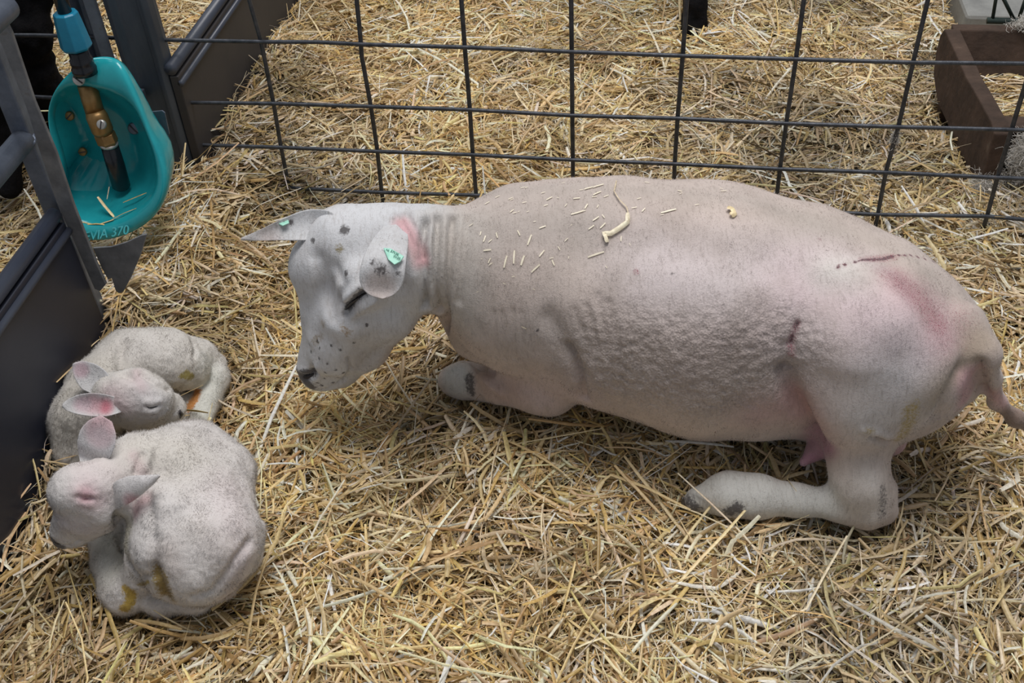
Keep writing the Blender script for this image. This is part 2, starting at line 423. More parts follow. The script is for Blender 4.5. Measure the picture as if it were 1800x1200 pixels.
        for k, a_ in (('tint', s.tint), ('stain_tint', s.stint)):
            c = np.concatenate([bl(a_), np.ones((n, 1))], 1); me.attributes.new(k, 'FLOAT_COLOR', 'POINT').data.foreach_set('color', np.repeat(c, 3, 0).astype(np.float32).ravel())
        me.normals_split_custom_set_from_vertices(np.repeat(Nn, 3, 0).tolist())
        me.materials.append(owner.data.materials[0]); o = bpy.data.objects.new('fleece', me); COL.objects.link(o)
        pa = parent or owner.parent; o.parent = pa; o.matrix_parent_inverse = parent_matrix(pa).inverted(); o['kind'] = 'stuff'
        return o
    def build(s, name, mat, parent=None):
        me = bpy.data.meshes.new(name); n = len(s.V); q = len(s.Q)
        me.vertices.add(n); me.vertices.foreach_set('co', s.V.ravel()); me.loops.add(4*q); me.loops.foreach_set('vertex_index', s.Q.ravel().astype(np.int32))
        me.polygons.add(q); me.polygons.foreach_set('loop_start', np.arange(0, 4*q, 4, dtype=np.int32)); me.polygons.foreach_set('loop_total', np.full(q, 4, np.int32))
        me.update(calc_edges=True); smooth(me); me.materials.append(mat)
        for k, a in s.attr.items():
            at_ = me.attributes.new(k, 'FLOAT', 'POINT'); at_.data.foreach_set('value', a.astype(np.float32))
        for k, a in (('tint', s.tint), ('stain_tint', s.stint)):
            at_ = me.attributes.new(k, 'FLOAT_COLOR', 'POINT'); at_.data.foreach_set('color', np.concatenate([a, np.ones((n, 1))], 1).astype(np.float32).ravel())
        o = bpy.data.objects.new(name, me); COL.objects.link(o)
        if parent is not None: o.parent = parent; o.matrix_parent_inverse = parent_matrix(parent).inverted()
        return o

# ------------------------------------------------------------------ the ewe
ewe_s = Sdf()
ewe_s.g(.025, [[(948, 498, .235, 172), (1100, 524, .225, 197), (1250, 548, .215, 220), (1400, 560, .215, 196), (1520, 590, .215, 170), (1580, 614, .205, 143)],
              [(930, 445, .26, 118), (1010, 432, .29, 108), (1100, 430, .30, 108), (1250, 430, .30, 102)]])
ewe_s.g(.04, [[(1540, 560, .29, 104), (1580, 640, .24, 100), (1575, 688, .17, 84)], [(1500, 600, .28, 100), (1500, 690, .20, 80), (1508, 765, .13, 55)]], join=.028)      # haunch
ewe_s.g(.02, [[(1505, 740, .14, 62), (1508, 800, .105, 49), (1512, 850, .08, 46), (1522, 885, .05, 42)], [(1520, 885, .045, 38), (1480, 885, .042, 28), (1400, 880, .040, 25), (1330, 872, .045, 35), (1280, 868, .045, 36), (1225, 878, .030, 22)],
              [(1535, 870, .05, 42), (1552, 896, .028, 24)]], join=.016)
ewe_s.g(.03, [[(990, 640, .145, 58), (962, 668, .10, 55), (880, 672, .075, 40)]], join=.018)
ewe_s.g(.015, [[(870, 676, .06, 33), (812, 668, .045, 31), (796, 668, .04, 26)]], join=.006)
ewe_s.g(.04, [[(1330, 690, .14, 82)], [(1395, 712, .11, 55)], [(1470, 745, .085, 52)], [(1560, 768, .075, 34)]], join=.02)   # udder
ewe_s.g(.012, [[(1458, 768, .10, 26), (1434, 792, .085, 15), (1412, 812, .075, 8)]], join=.012)
ewe_s.g(.02, [[(1712, 640, .24, 22), (1698, 685, .17, 20)]], join=.015)
ewe_s.g(.015, [[(1690, 575, .29, 44), (1728, 622, .28, 27), (1742, 665, .22, 16), (1752, 705, .16, 13), (1785, 735, .12, 12), (1830, 765, .08, 8)]], join=.015)
ewe_s.g(.03, [[(900, 465, .27, 118), (820, 462, .29, 90), (745, 452, .31, 84), (700, 440, .315, 78)], [(815, 540, .20, 42), (835, 590, .15, 40)]], join=.035)   # neck and brisket
ewe_s.g(.022, [[(655, 425, .33, 64), (610, 430, .33, 66), (572, 458, .31, 55)], [(640, 498, .31, 50)], [(562, 470, .30, 52), (580, 555, .22, 42), (567, 625, .15, 40)],
               [(688, 500, .28, 50), (674, 542, .24, 56), (636, 602, .17, 46), (594, 640, .125, 38), (570, 650, .115, 32)], [(610, 560, .25, 48), (590, 620, .18, 42)], [(557, 650, .125, 32)]], join=.03)
ewe = Body(ewe_s, .0034)
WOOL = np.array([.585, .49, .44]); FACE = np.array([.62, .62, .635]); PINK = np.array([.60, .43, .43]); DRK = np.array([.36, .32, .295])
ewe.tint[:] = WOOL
ewe.paint(FACE, [(690, 380), (620, 420), (560, 480), (570, 600), (560, 660)], .085, 1, .3)
ewe.paint(FACE, [(700, 470), (690, 540), (640, 600), (600, 650)], .06, 1, .3)
ewe.paint((.55, .52, .48), [(800, 400), (800, 540)], .05, .7, .6)
ewe.paint((.64, .56, .55), [(1150, 470), (1330, 500), (1430, 490)], .07, .9, .8)
ewe.paint((.68, .555, .56), [(1450, 520), (1540, 560), (1640, 610)], .075, .95, .7); ewe.paint((.70, .65, .61), [(1460, 480), (1530, 490)], .03, .8, .8); ewe.paint((.64, .56, .545), [(1420, 620), (1440, 700)], .05, .7, .8)
ewe.paint((.62, .60, .60), [(1560, 680), (1600, 720), (1540, 740)], .06, .7, .7)
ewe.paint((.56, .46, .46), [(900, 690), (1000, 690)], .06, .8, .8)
ewe.paint((.58, .45, .44), [(1220, 640), (1330, 600)], .05, .35, .9)
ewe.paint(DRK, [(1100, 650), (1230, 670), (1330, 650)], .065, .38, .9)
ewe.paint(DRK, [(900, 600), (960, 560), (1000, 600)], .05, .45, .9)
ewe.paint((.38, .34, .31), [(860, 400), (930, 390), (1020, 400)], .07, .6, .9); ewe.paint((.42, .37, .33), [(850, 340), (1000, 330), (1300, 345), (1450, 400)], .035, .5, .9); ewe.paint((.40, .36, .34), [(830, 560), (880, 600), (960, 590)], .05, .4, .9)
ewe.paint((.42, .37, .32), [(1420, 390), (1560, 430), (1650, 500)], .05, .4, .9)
ewe.paint((.36, .29, .22), [(1720, 600), (1690, 650), (1650, 700)], .035, .8, .8)  # shading of the rear put into the tint as a darker brown
ewe.paint((.52, .37, .35), [(1345, 725), (1390, 715), (1420, 745)], .045, .85, .8); ewe.paint((.48, .28, .26), [(1400, 705), (1420, 740)], .022, .7, .9)
ewe.paint((.38, .20, .25), [(1445, 775), (1412, 812)], .026, .95, .5)
ewe.paint((.55, .34, .35), [(1575, 800), (1590, 790)], .025, .9, .6)
ewe.paint((.55, .33, .34), [(1700, 670), (1700, 695)], .022, .9, .6)
ewe.paint((.58, .30, .30), [(1745, 690), (1790, 730)], .014, .6, .8)
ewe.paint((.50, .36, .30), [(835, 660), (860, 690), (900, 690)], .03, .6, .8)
ewe.paint((.62, .61, .57), [(1330, 850), (1230, 870), (1440, 885)], .045, .85, .5)
ewe.paint((.60, .57, .53), [(1520, 860), (1530, 900)], .04, .6, .6)
ewe.paint((.52, .52, .50), [(800, 668)], .035, .9, .4); ewe.paint((.24, .17, .13), [(1770, 728), (1810, 750)], .022, .8, .6)
ewe.paint((.64, .40, .42), [(705, 388), (722, 412), (740, 458)], .012, .95, .7)
ewe.attr['curl'] = np.zeros(len(ewe.V))
for pts, r in (([(1080, 640), (1200, 650), (1340, 630)], .075), ([(1230, 690), (1330, 660)], .06)):
    d = ewe.dist(ewe.line(pts)); ewe.attr['curl'] = np.maximum(ewe.attr['curl'], np.clip(1.5-d/r, 0, 1)*.9)
for pts, r, a in (([(660, 468), (668, 475)], .0, 0), ([(605, 404)], .009, 1), ([(606, 480)], .006, 1), ([(644, 570)], .004, 1), ([(645, 520), (632, 506)], .004, .6),
                  ([(512, 392)], .006, .9), ([(551, 423)], .006, .9), ([(582, 462), (600, 462)], .0, 0),
                  ([(825, 664), (828, 690)], .012, .85), ([(1282, 900), (1296, 893)], .014, .9), ([(1208, 880), (1222, 892)], .015, .8),
                  ([(1552, 860), (1553, 905)], .012, .65), ([(1440, 395)], .003, .6), ([(945, 580)], .004, .8), ([(905, 610)], .004, .6), ([(980, 595)], .004, .6), ([(1182, 480)], .004, .7)):
    if r: ewe.mark('spot', pts, r, a)
for x, y in [(546, 618), (560, 630), (575, 640), (590, 650), (550, 640), (532, 655), (570, 665), (585, 672), (566, 678), (604, 655), (598, 617), (622, 603), (545, 605), (580, 610), (560, 612), (556, 600), (572, 655), (548, 662), (558, 672), (594, 664)]:
    ewe.mark('spot', [(x, y)], .0036, .95)
ewe.mark('spot', [(522, 655), (532, 666), (545, 680)], .013, 1); ewe.mark('spot', [(535, 655), (550, 655)], .008, 1); ewe.trim([(690, 380), (620, 430), (570, 500), (570, 600), (550, 660)], .09, .55)
ewe.mark('spot', [(1518, 463), (1545, 456), (1570, 450)], .0042, .9); ewe.mark('spot', [(1402, 567), (1393, 590), (1390, 612)], .0034, .8)
ewe.mark('spot', [(640, 515), (626, 524), (608, 544)], .006, 1)
for pts, r, t in (([(597, 436)], .010, (.30, .24, .12)), ([(603, 578), (610, 585)], .011, (.30, .20, .10)), ([(560, 590), (553, 600)], .011, (.33, .27, .19)), ([(565, 570)], .012, (.36, .30, .24)),
                  ([(1605, 715), (1597, 745), (1585, 770)], .017, (.40, .30, .10)), ([(1530, 755)], .010, (.40, .31, .14)), ([(1440, 420)], .006, (.3, .2, .2))):
    ewe.mark('stain', pts, r, .72, t)
ewe.mark('blood', [(1578, 492), (1605, 510), (1630, 535), (1645, 560)], .030, .95)
ewe.mark('blood', [(1630, 520), (1670, 550), (1660, 590)], .045, .55)
ewe.mark('blood', [(1518, 462), (1545, 455), (1570, 450)], .008, 1)
for x, y in [(1472, 477), (1484, 475), (1503, 470), (1512, 466), (1580, 449), (1590, 450), (1600, 450), (1612, 453), (1625, 456), (1640, 460), (1650, 461)]:
    ewe.mark('blood', [(x, y)], .0045, 1); ewe.mark('spot', [(x, y)], .0034, 1)
ewe.mark('blood', [(1402, 567), (1390, 600), (1392, 625)], .006, .95)
ewe.mark('blood', [(1118, 476)], .005, 1)
ewe.paint((.56, .33, .34), [(1580, 500), (1620, 530), (1650, 575)], .035, .6, .9)
ewe.crease([([(748, 385), (742, 430), (747, 480), (748, 540)], .0065, .020), ([(771, 380), (768, 440), (766, 500), (772, 570)], .0055, .016), ([(797, 380), (792, 450), (784, 520), (783, 580)], .006, .014),
            ([(822, 380), (816, 450), (806, 530)], .006, .005),
            ([(702, 378), (722, 420), (735, 455)], .0045, .005), ([(716, 376), (735, 415), (746, 450)], .0045, .006), ([(692, 384), (708, 425)], .004, .004),
            ([(996, 612), (1010, 640), (1020, 668), (1028, 702)], .008, .011), ([(965, 560), (985, 590), (1005, 625), (1018, 655)], .016, .006),
            ([(806, 630), (832, 640), (865, 655)], .006, .008), ([(822, 640), (842, 662), (880, 690)], .008, -.005),
            ([(1050, 520), (1065, 600), (1080, 680)], .006, .003), ([(1032, 540), (1046, 600), (1056, 660)], .006, .003), ([(1068, 530), (1084, 600), (1095, 680)], .006, .0025),
            ([(1010, 545), (1024, 590), (1036, 630)], .006, .002), ([(868, 550), (870, 625)], .005, .002), ([(884, 550), (888, 630)], .005, .002), ([(900, 545), (906, 630)], .005, .002), ([(916, 550), (922, 620)], .005, .0015),
            ([(1386, 610), (1380, 650)], .012, .005), ([(1382, 655), (1392, 690), (1408, 730), (1432, 765)], .014, .020), ([(1400, 568), (1391, 602)], .005, .006),
            ([(1535, 770), (1562, 780)], .006, .008), ([(1520, 756), (1560, 768)], .008, -.004),
            ([(1480, 470), (1540, 500), (1570, 560)], .035, -.012), ([(1570, 470), (1640, 520)], .03, .006),
            ([(1650, 735), (1672, 690), (1690, 650)], .014, .010), ([(1724, 640), (1730, 700)], .008, .012),
            ([(1050, 440), (1200, 430), (1350, 460)], .04, .008), ([(900, 400), (1000, 380), (1150, 372)], .03, -.004),
            # brow, eye socket, nasal bridge, mouth, nostril
            ([(562, 455), (574, 510), (584, 556)], .013, .007), ([(550, 470), (554, 540), (548, 600)], .010, -.003), ([(590, 470), (602, 500), (598, 530)], .010, .005),
            ([(654, 508), (634, 520), (616, 536), (606, 552)], .0045, .009), ([(655, 496), (628, 506), (604, 528)], .008, -.007), ([(655, 530), (638, 540), (618, 554)], .007, -.006), ([(606, 556), (600, 572)], .007, .003),
            ([(612, 630), (617, 648), (606, 666), (585, 681), (560, 689)], .0034, .006), ([(553, 650), (545, 661), (535, 664)], .0055, .008), ([(556, 644), (564, 656), (556, 668)], .006, -.003), ([(522, 648), (536, 652)], .006, -.003),
            ([(560, 590), (580, 600)], .02, .004), ([(650, 560), (690, 560)], .02, -.004), ([(690, 600), (660, 620), (640, 640)], .012, .003), ([(715, 470), (735, 500), (735, 540)], .02, -.005)])
n_ = vnoise(ewe.V, 18, 3)+.5*vnoise(ewe.V, 40, 4)
ewe.V = ewe.V+ewe.N*((n_-.75)*.0035)[:, None]
c_ = vnoise(ewe.V, 150, 5)-.5+.6*(vnoise(ewe.V, 260, 6)-.5)
ewe.V = ewe.V+ewe.N*(c_*ewe.attr['curl']*.0040)[:, None]
ewe.refresh()
root = empty('ewe', tuple(at(1250, 700, 0))); tag(root, 'large shorn white ewe with pinkish flank lying before the wire mesh', 'sheep')
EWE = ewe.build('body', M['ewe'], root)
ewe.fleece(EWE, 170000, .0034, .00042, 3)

# ears: cupped leaf shapes; each row is (centre pixel, height, half-width vector in pixels, cup)
def ear_mesh(rows, thick, name, mat, parent, tint=(.6, .6, .61), marks=(), body=None, nseg=12, face=1, nap=(2500, .003), seat=1):
    """rows of (px, py, z, hx, hy, cup m): a folded skin, closed at both faces"""
    import numpy as _n
    R = []
    P = _n.array(rows, float); k = len(rows)
    for i in range(seat if body is not None else 0):     # the root sits in the head
        hp, hn = body.hit(P[i, 0], P[i, 1])
        if hp is not None:
            dd = ray(P[i, 0], P[i, 1]); P[i, 2] = (hp+dd/_n.linalg.norm(dd)*.012)[2]; tt = _n.linspace(0, k-1, 26)
    Pi = _n.stack([_n.interp(tt, _n.arange(k), P[:, j]) for j in range(P.shape[1])], 1)
    for _ in range(2): Pi[1:-1] = .25*Pi[:-2]+.5*Pi[1:-1]+.25*Pi[2:]
    top = []; bot = []; colr = []
    for px, py, z, hx, hy, cup in Pi:
        c = at(px, py, z); dz = depth_at(px, py, z)/F; side = (hx*AX_R-hy*AX_U)*dz
        out = -ray(px, py); out /= _n.linalg.norm(out); rt = []; rb = []; 
        for j in range(nseg+1):
            u = -1+2*j/nseg; q = c+side*u-out*cup*(1-u*u)*face
            th = thick*max(0.12, (1-u*u))**.5
            rt.append(q+out*th*.5); rb.append(q-out*th*.5)
        top.append(rt); bot.append(rb)
    V = [p for r in top for p in r]+[p for r in bot for p in r]; n1 = nseg+1; m = len(top)*n1; Fs = []
    for i in range(len(top)-1):
        for j in range(nseg):
            a = i*n1+j; Fs.append((a, a+1, a+n1+1, a+n1)); Fs.append((m+a, m+a+n1, m+a+n1+1, m+a+1))
        for j in (0, nseg):
            a = i*n1+j; Fs.append((a, a+n1, m+a+n1, m+a))
    for i in (0, len(top)-1):
        for j in range(nseg):
            a = i*n1+j; Fs.append((a, a+1, m+a+1, m+a))
    me = bpy.data.meshes.new(name); me.from_pydata([tuple(v) for v in V], [], Fs)
    import bmesh
    bm = bmesh.new(); bm.from_mesh(me); bmesh.ops.recalc_face_normals(bm, faces=bm.faces)
    bmesh.ops.subdivide_edges(bm, edges=bm.edges, cuts=1, use_grid_fill=True); bmesh.ops.smooth_vert(bm, verts=bm.verts, factor=.5, use_axis_x=True, use_axis_y=True, use_axis_z=True)
    bm.to_mesh(me); bm.free(); smooth(me); me.materials.append(mat)
    Vv = _n.array([v.co[:] for v in me.vertices]); n = len(Vv)
    A = {kk: _n.zeros(n) for kk in ('spot', 'blood', 'stain', 'curl')}; T = _n.ones((n, 3))*_n.array(tint)
    for kind, (px, py, z), r, col in marks:
        p = at(px, py, z); d = _n.linalg.norm(Vv-p, axis=1)/r
        if kind == 'tint':
            f = _n.clip(1.5-d, 0, 1); f = (f*f*(3-2*f))[:, None]; T = T*(1-f)+_n.array(col)*f
        else: A[kind] = _n.maximum(A[kind], _n.clip(1.25-d*.75, 0, 1))
    for kk, a in A.items(): me.attributes.new(kk, 'FLOAT', 'POINT').data.foreach_set('value', a.astype(_n.float32))
    for kk, a in (('tint', T), ('stain_tint', T)): me.attributes.new(kk, 'FLOAT_COLOR', 'POINT').data.foreach_set('color', _n.concatenate([a, _n.ones((n, 1))], 1).astype(_n.float32).ravel())
    o = bpy.data.objects.new(name, me); COL.objects.link(o); o.parent = parent; o.matrix_parent_inverse = parent_matrix(parent).inverted()
    if nap:
        class Skin: pass
        k_ = Skin(); k_.V = Vv; k_.Q = _n.array([p.vertices[:] for p in me.polygons if len(p.vertices) == 4]); k_.N = vnormals(Vv, k_.Q); k_.attr = A; k_.tint = T; k_.stint = T; k_.nap = _n.ones(n)
        Body.fleece(k_, o, nap[0], nap[1], .00045, 11, parent=o)
    return o
ear_mesh([(606, 394, .36, 6, 9, .0), (582, 392, .36, 5, 24, .004), (548, 394, .37, 4, 27, .008), (525, 398, .375, 3, 25, .010), (490, 405, .38, 2, 17, .008), (455, 414, .375, 1, 9, .004), (424, 420, .37, 0, 2.5, .0)], .009, 'ear', M['ewe'], root,
         marks=[('spot', (511, 391, .38), .006, 0), ('spot', (551, 422, .36), .007, 0), ('tint', (470, 418, .38), .02, (.55, .50, .50))], body=ewe, seat=2)
ear2 = ear_mesh([(703, 386, .385, 7, 3, .0), (697, 400, .385, 20, 6, -.008), (686, 425, .395, 32, 5, -.010), (677, 450, .40, 37, 4, -.006), (672, 475, .39, 40, 3, 0), (670, 496, .375, 39, 2, .004), (670, 511, .365, 31, 0, .006), (671, 520, .36, 19, 0, .004), (672, 525, .357, 3, 0, .0)], .011, 'ear', M['ewe'], root,
         marks=[('spot', (658, 464, .395), .009, 0), ('spot', (672, 473, .39), .011, 0), ('spot', (700, 480, .39), .007, 0), ('tint', (668, 505, .37), .022, (.52, .46, .44)), ('spot', (662, 474, .39), .007, 0)], body=ewe, seat=2)
# ear tags
def plate(pix, z, out, thick, name, mat, parent, bevel=.001):
    poly = [at(x, y, zz) for (x, y), zz in zip(pix, z)]
    n = np.cross(poly[1]-poly[0], poly[2]-poly[0]); n /= np.linalg.norm(n)
    if n@ray(pix[0][0], pix[0][1]) > 0: n = -n
    poly = [p+n*out for p in poly]
    return MB().slab(poly, n*thick).build(name, mat, parent, bevel=bevel)
ear_tag = plate([(674, 436), (687, 437), (711, 451), (704, 461), (694, 466), (683, 457)], [.408, .408, .403, .400, .400, .403], .0, .0022, 'ear_tag', M['tag'], root)
tag(ear_tag, 'mint green ear tag with fine print on the hanging ear')
def text(s, origin, right, up, size, name, mat, parent, ext=.0006, align='CENTER'):
    cu = bpy.data.curves.new(name, 'FONT'); cu.body = s; cu.size = size; cu.extrude = ext; cu.align_x = align; cu.align_y = 'CENTER'
    tmp = bpy.data.objects.new(name+'_t', cu); COL.objects.link(tmp)
    bpy.context.view_layer.update(); dg = bpy.context.evaluated_depsgraph_get()
    me = bpy.data.meshes.new_from_object(tmp.evaluated_get(dg)); bpy.data.objects.remove(tmp)
    r = np.array(right)/np.linalg.norm(right); u = np.array(up)-r*(np.array(up)@r); u /= np.linalg.norm(u); n = np.cross(r, u)
    for v in me.vertices: v.co = Vector(origin+r*v.co.x+u*v.co.y+n*v.co.z)
    me.materials.clear(); me.materials.append(mat)
    o = bpy.data.objects.new(name, me); COL.objects.link(o); o.parent = parent; o.matrix_parent_inverse = parent_matrix(parent).inverted(); return o
tr = at(708, 452, .403)-at(678, 437, .408)
tn = np.cross(tr, at(694, 466, .400)-at(687, 437, .408)); tn = tn/np.linalg.norm(tn); tn = tn if tn@ray(690, 450) < 0 else -tn
tu = np.cross(tn, tr)
for i, (x, y, s, z_) in enumerate([(694, 446, '57136', .4055), (698, 454, '0128', .4035)]):
    p = at(x, y, z_)+tn*.0026; text(s, p, tr, tu, .0052, 'tag_number', M['tag_ink'], ear_tag, .0002)
text('NL', at(682, 442, .4065)+tn*.0026, tr, tu, .0042, 'tag_letters', M['tag_ink'], ear_tag, .0002)
t2 = plate([(488, 390), (500, 384), (506, 383), (508, 389), (496, 394)], [.388]*5, -.004, .002, 'ear_tag', M['tag'], root)
tag(t2, 'green ear tag edge peeking behind the outstretched ear')
# half-closed eye, its lids' lash line, nostril
def blob(path, rads, name, mat, parent, lift=0.0, body=ewe, n=10):
    pts = []
    for x, y in path:
        p, nn = body.hit(x, y)
        pts.append(p+nn*lift)
    return MB().tube(pts, rads, n).build(name, mat, parent, sm=True, sub=1)
blob([(648, 512), (638, 519), (626, 526), (615, 535), (607, 546)], [.0012, .0034, .0042, .0040, .0016], 'eye', M['eye'], root, -.0012)
blob([(528, 663), (536, 662), (544, 660), (553, 655)], [.003, .005, .0055, .003], 'nostril', M['nostril'], root, -.0030)
hf = MB()
hf.tube([at(1240, 872, .035), at(1218, 880, .026), at(1196, 890, .014)], [.017, .016, .006], 10)
hf.build('hoof', M['hoof'], root, sm=True, sub=1)
blob([(1408, 812), (1404, 816)], [.0045, .003], 'teat_tip', M['ewe'], root, .0) if False else None
# ------------------------------------------------------------------ the two lambs
LW = np.array([.72, .68, .655])
la = Sdf()
la.g(.02, [[(315, 835, .125, 86), (362, 885, .12, 78), (376, 952, .115, 78), (350, 985, .10, 78)], [(345, 800, .12, 62), (395, 830, .115, 55)]])
la.g(.02, [[(300, 900, .155, 58), (292, 960, .13, 54), (300, 1010, .09, 44)], [(262, 900, .14, 38), (262, 960, .11, 34), (250, 1010, .07, 32)]], join=.014)    # thigh
la.g(.014, [[(250, 1010, .065, 32), (225, 1042, .04, 34), (215, 1050, .035, 28)], [(203, 1030, .042, 30), (198, 985, .045, 32), (184, 940, .05, 30)]], join=.008)   # hock and leg
la.g(.012, [[(232, 915, .06, 26), (222, 950, .05, 20), (240, 985, .045, 20)]], join=.008)
la.g(.012, [[(448, 930, .075, 20), (435, 980, .06, 22), (392, 1026, .05, 24), (345, 1052, .038, 23), (285, 1060, .03, 22), (262, 1056, .03, 18)]], join=.005)     # tail
la.g(.02, [[(300, 825, .15, 70), (245, 822, .17, 56), (205, 840, .185, 48)]], join=.02)
la.g(.014, [[(172, 852, .195, 44), (142, 860, .195, 48)], [(126, 864, .19, 38)], [(178, 890, .17, 36), (150, 900, .155, 36), (130, 922, .125, 27), (112, 944, .11, 20)], [(205, 875, .17, 30), (178, 908, .14, 26), (135, 940, .11, 20)],
            [(130, 890, .17, 27), (110, 930, .13, 20)]], join=.012)
lamb = Body(la, .0026)
def lamb_common(b):
    b.tint[:] = LW
lamb_common(lamb)
P1 = (.64, .44, .46)
for pts, r, a, c in (([(150, 865), (165, 880)], .02, .55, P1), ([(150, 820), (200, 830)], .03, .3, P1), ([(150, 872)], .012, .6, (.52, .27, .31)), ([(250, 880), (240, 895)], .014, .7, (.58, .32, .34)),
                     ([(320, 800), (250, 790)], .05, .5, (.60, .56, .48)), ([(400, 860), (420, 940)], .04, .4, (.66, .55, .55)), ([(350, 940), (400, 990)], .03, .35, (.52, .45, .40)),
                     ([(290, 970), (300, 1000)], .025, .45, (.46, .38, .34)), ([(190, 950), (200, 1000)], .03, .7, (.70, .69, .62)), ([(225, 930), (222, 960)], .02, .8, (.58, .54, .42)), ([(110, 920), (150, 930)], .025, .5, (.64, .56, .58)),
                     ([(260, 950), (255, 880)], .022, .4, (.52, .49, .47)), ([(430, 980), (400, 1050)], .02, .35, (.60, .48, .50)), ([(235, 800), (250, 830)], .010, .4, P1)):
    lamb.paint(c, pts, r, a, .7)
lamb.mark('stain', [(278, 1015), (284, 1030), (292, 1050)], .016, 1, (.30, .19, .02)); lamb.mark('stain', [(222, 1035), (232, 1045), (228, 1060), (218, 1070)], .009, 1, (.52, .34, .02)); lamb.mark('stain', [(245, 1028), (260, 1022)], .004, .9, (.42, .30, .05))
lamb.mark('spot', [(92, 948), (98, 956), (106, 962)], .010, 1); lamb.mark('spot', [(90, 935)], .006, .5)
lamb.crease([([(138, 872), (150, 878), (162, 876)], .003, .003), ([(136, 864), (150, 866), (166, 868)], .005, -.002), ([(140, 884), (160, 886)], .005, -.0025), ([(105, 956), (120, 960), (140, 950)], .0025, .003),
             ([(207, 905), (211, 940), (222, 985), (240, 1006)], .0055, .012), ([(250, 800), (238, 830)], .005, .005), ([(262, 790), (255, 820)], .006, -.003), ([(275, 790), (268, 830)], .005, .003),
             ([(258, 870), (268, 920), (272, 980), (270, 1005)], .008, .006), ([(330, 870), (350, 900)], .012, .003), ([(440, 950), (410, 990), (375, 1040), (340, 1050)], .007, .006),
             ([(270, 1000), (285, 1030), (290, 1055)], .008, .008), ([(250, 1012), (268, 1015)], .006, .005), ([(212, 900), (200, 920)], .006, .005), ([(420, 840), (440, 900)], .01, .002)])
lamb.trim([(190, 840), (140, 860), (150, 900), (115, 940)], .055, .4)
lb = Sdf()
lb.g(.02, [[(145, 790, .07, 50), (152, 740, .10, 58), (182, 688, .11, 60), (232, 640, .11, 58), (280, 630, .10, 52)]])
lb.g(.018, [[(270, 628, .12, 46), (300, 640, .11, 46), (335, 650, .09, 34)], [(300, 618, .11, 42), (350, 625, .08, 26), (373, 640, .06, 22)]], join=.012)
lb.g(.01, [[(376, 642, .055, 22), (378, 665, .05, 24), (362, 700, .04, 24), (352, 735, .035, 22)], [(330, 705, .03, 18), (322, 735, .03, 20)]], join=.006)
lb.g(.02, [[(300, 700, .04, 26), (335, 720, .035, 22)]], join=.01)
lb.g(.016, [[(205, 692, .165, 40), (240, 694, .17, 44), (262, 700, .165, 38)], [(270, 705, .15, 32), (300, 716, .12, 21), (308, 722, .115, 16)], [(240, 720, .14, 38), (285, 735, .11, 24)], [(160, 730, .12, 50), (205, 705, .15, 40)]], join=.008)
lambb = Body(lb, .0026); lamb_common(lambb)
lambb.tint[:] = np.array([.67, .635, .59])
for pts, r, a, c in (([(230, 670), (200, 690)], .03, .5, (.60, .50, .50)), ([(190, 700), (215, 715)], .02, .5, (.64, .46, .48)), ([(260, 700), (285, 725)], .03, .5, (.58, .55, .58)), ([(290, 715), (305, 730)], .02, .6, (.66, .66, .66)),
                     ([(370, 650), (360, 720)], .03, .8, (.68, .68, .62)), ([(220, 620), (280, 600)], .04, .3, (.60, .56, .54)), ([(240, 650), (250, 680)], .01, .4, (.62, .44, .46)), ([(100, 760), (120, 700), (170, 640)], .04, .5, (.57, .53, .46))):
    lambb.paint(c, pts, r, a, .7)
lambb.mark('stain', [(346, 690), (338, 708), (334, 716)], .010, 1, (.55, .20, .01)); lambb.mark('stain', [(328, 655), (336, 662), (320, 660)], .007, .95, (.42, .34, .08))
lambb.mark('spot', [(316, 724), (319, 731)], .005, 1.0)
lambb.crease([([(256, 714), (264, 718), (272, 715), (279, 712)], .0026, .004), ([(255, 706), (268, 706), (280, 704)], .005, -.0025), ([(258, 724), (276, 724)], .005, -.0022),
              ([(216, 600), (211, 630), (218, 655), (232, 662)], .010, .010), ([(338, 600), (345, 612), (342, 625)], .005, .006), ([(250, 655), (275, 675), (310, 690)], .006, .006)])
lambb.trim([(200, 690), (240, 695), (280, 715), (310, 725)], .05, .4)
for b, nm, lab in ((lamb, 'lamb', 'newborn white lamb curled up in front, its nose down on the straw at lower left'), (lambb, 'lamb', 'newborn white lamb curled against the dark board, asleep behind its twin')):
    nn_ = vnoise(b.V, 60, 8)-.5+.6*(vnoise(b.V, 190, 9)-.5)+.35*(vnoise(b.V, 420, 10)-.5)
    b.V = b.V+b.N*(nn_*.0022)[:, None]; b.refresh()
rA = empty('lamb', tuple(at(330, 960, 0))); tag(rA, 'newborn white lamb curled up in front, its chin on the straw at lower left', 'lamb', 'newborn lambs curled together')
lamb.fleece(lamb.build('body', M['lamb'], rA), 110000, .0052, .00045, 5)
rB = empty('lamb', tuple(at(220, 700, 0))); tag(rB, 'newborn white lamb curled against the dark board, asleep behind its twin', 'lamb', 'newborn lambs curled together')
lambb.fleece(lambb.build('body', M['lamb'], rB), 90000, .0048, .00045, 6)
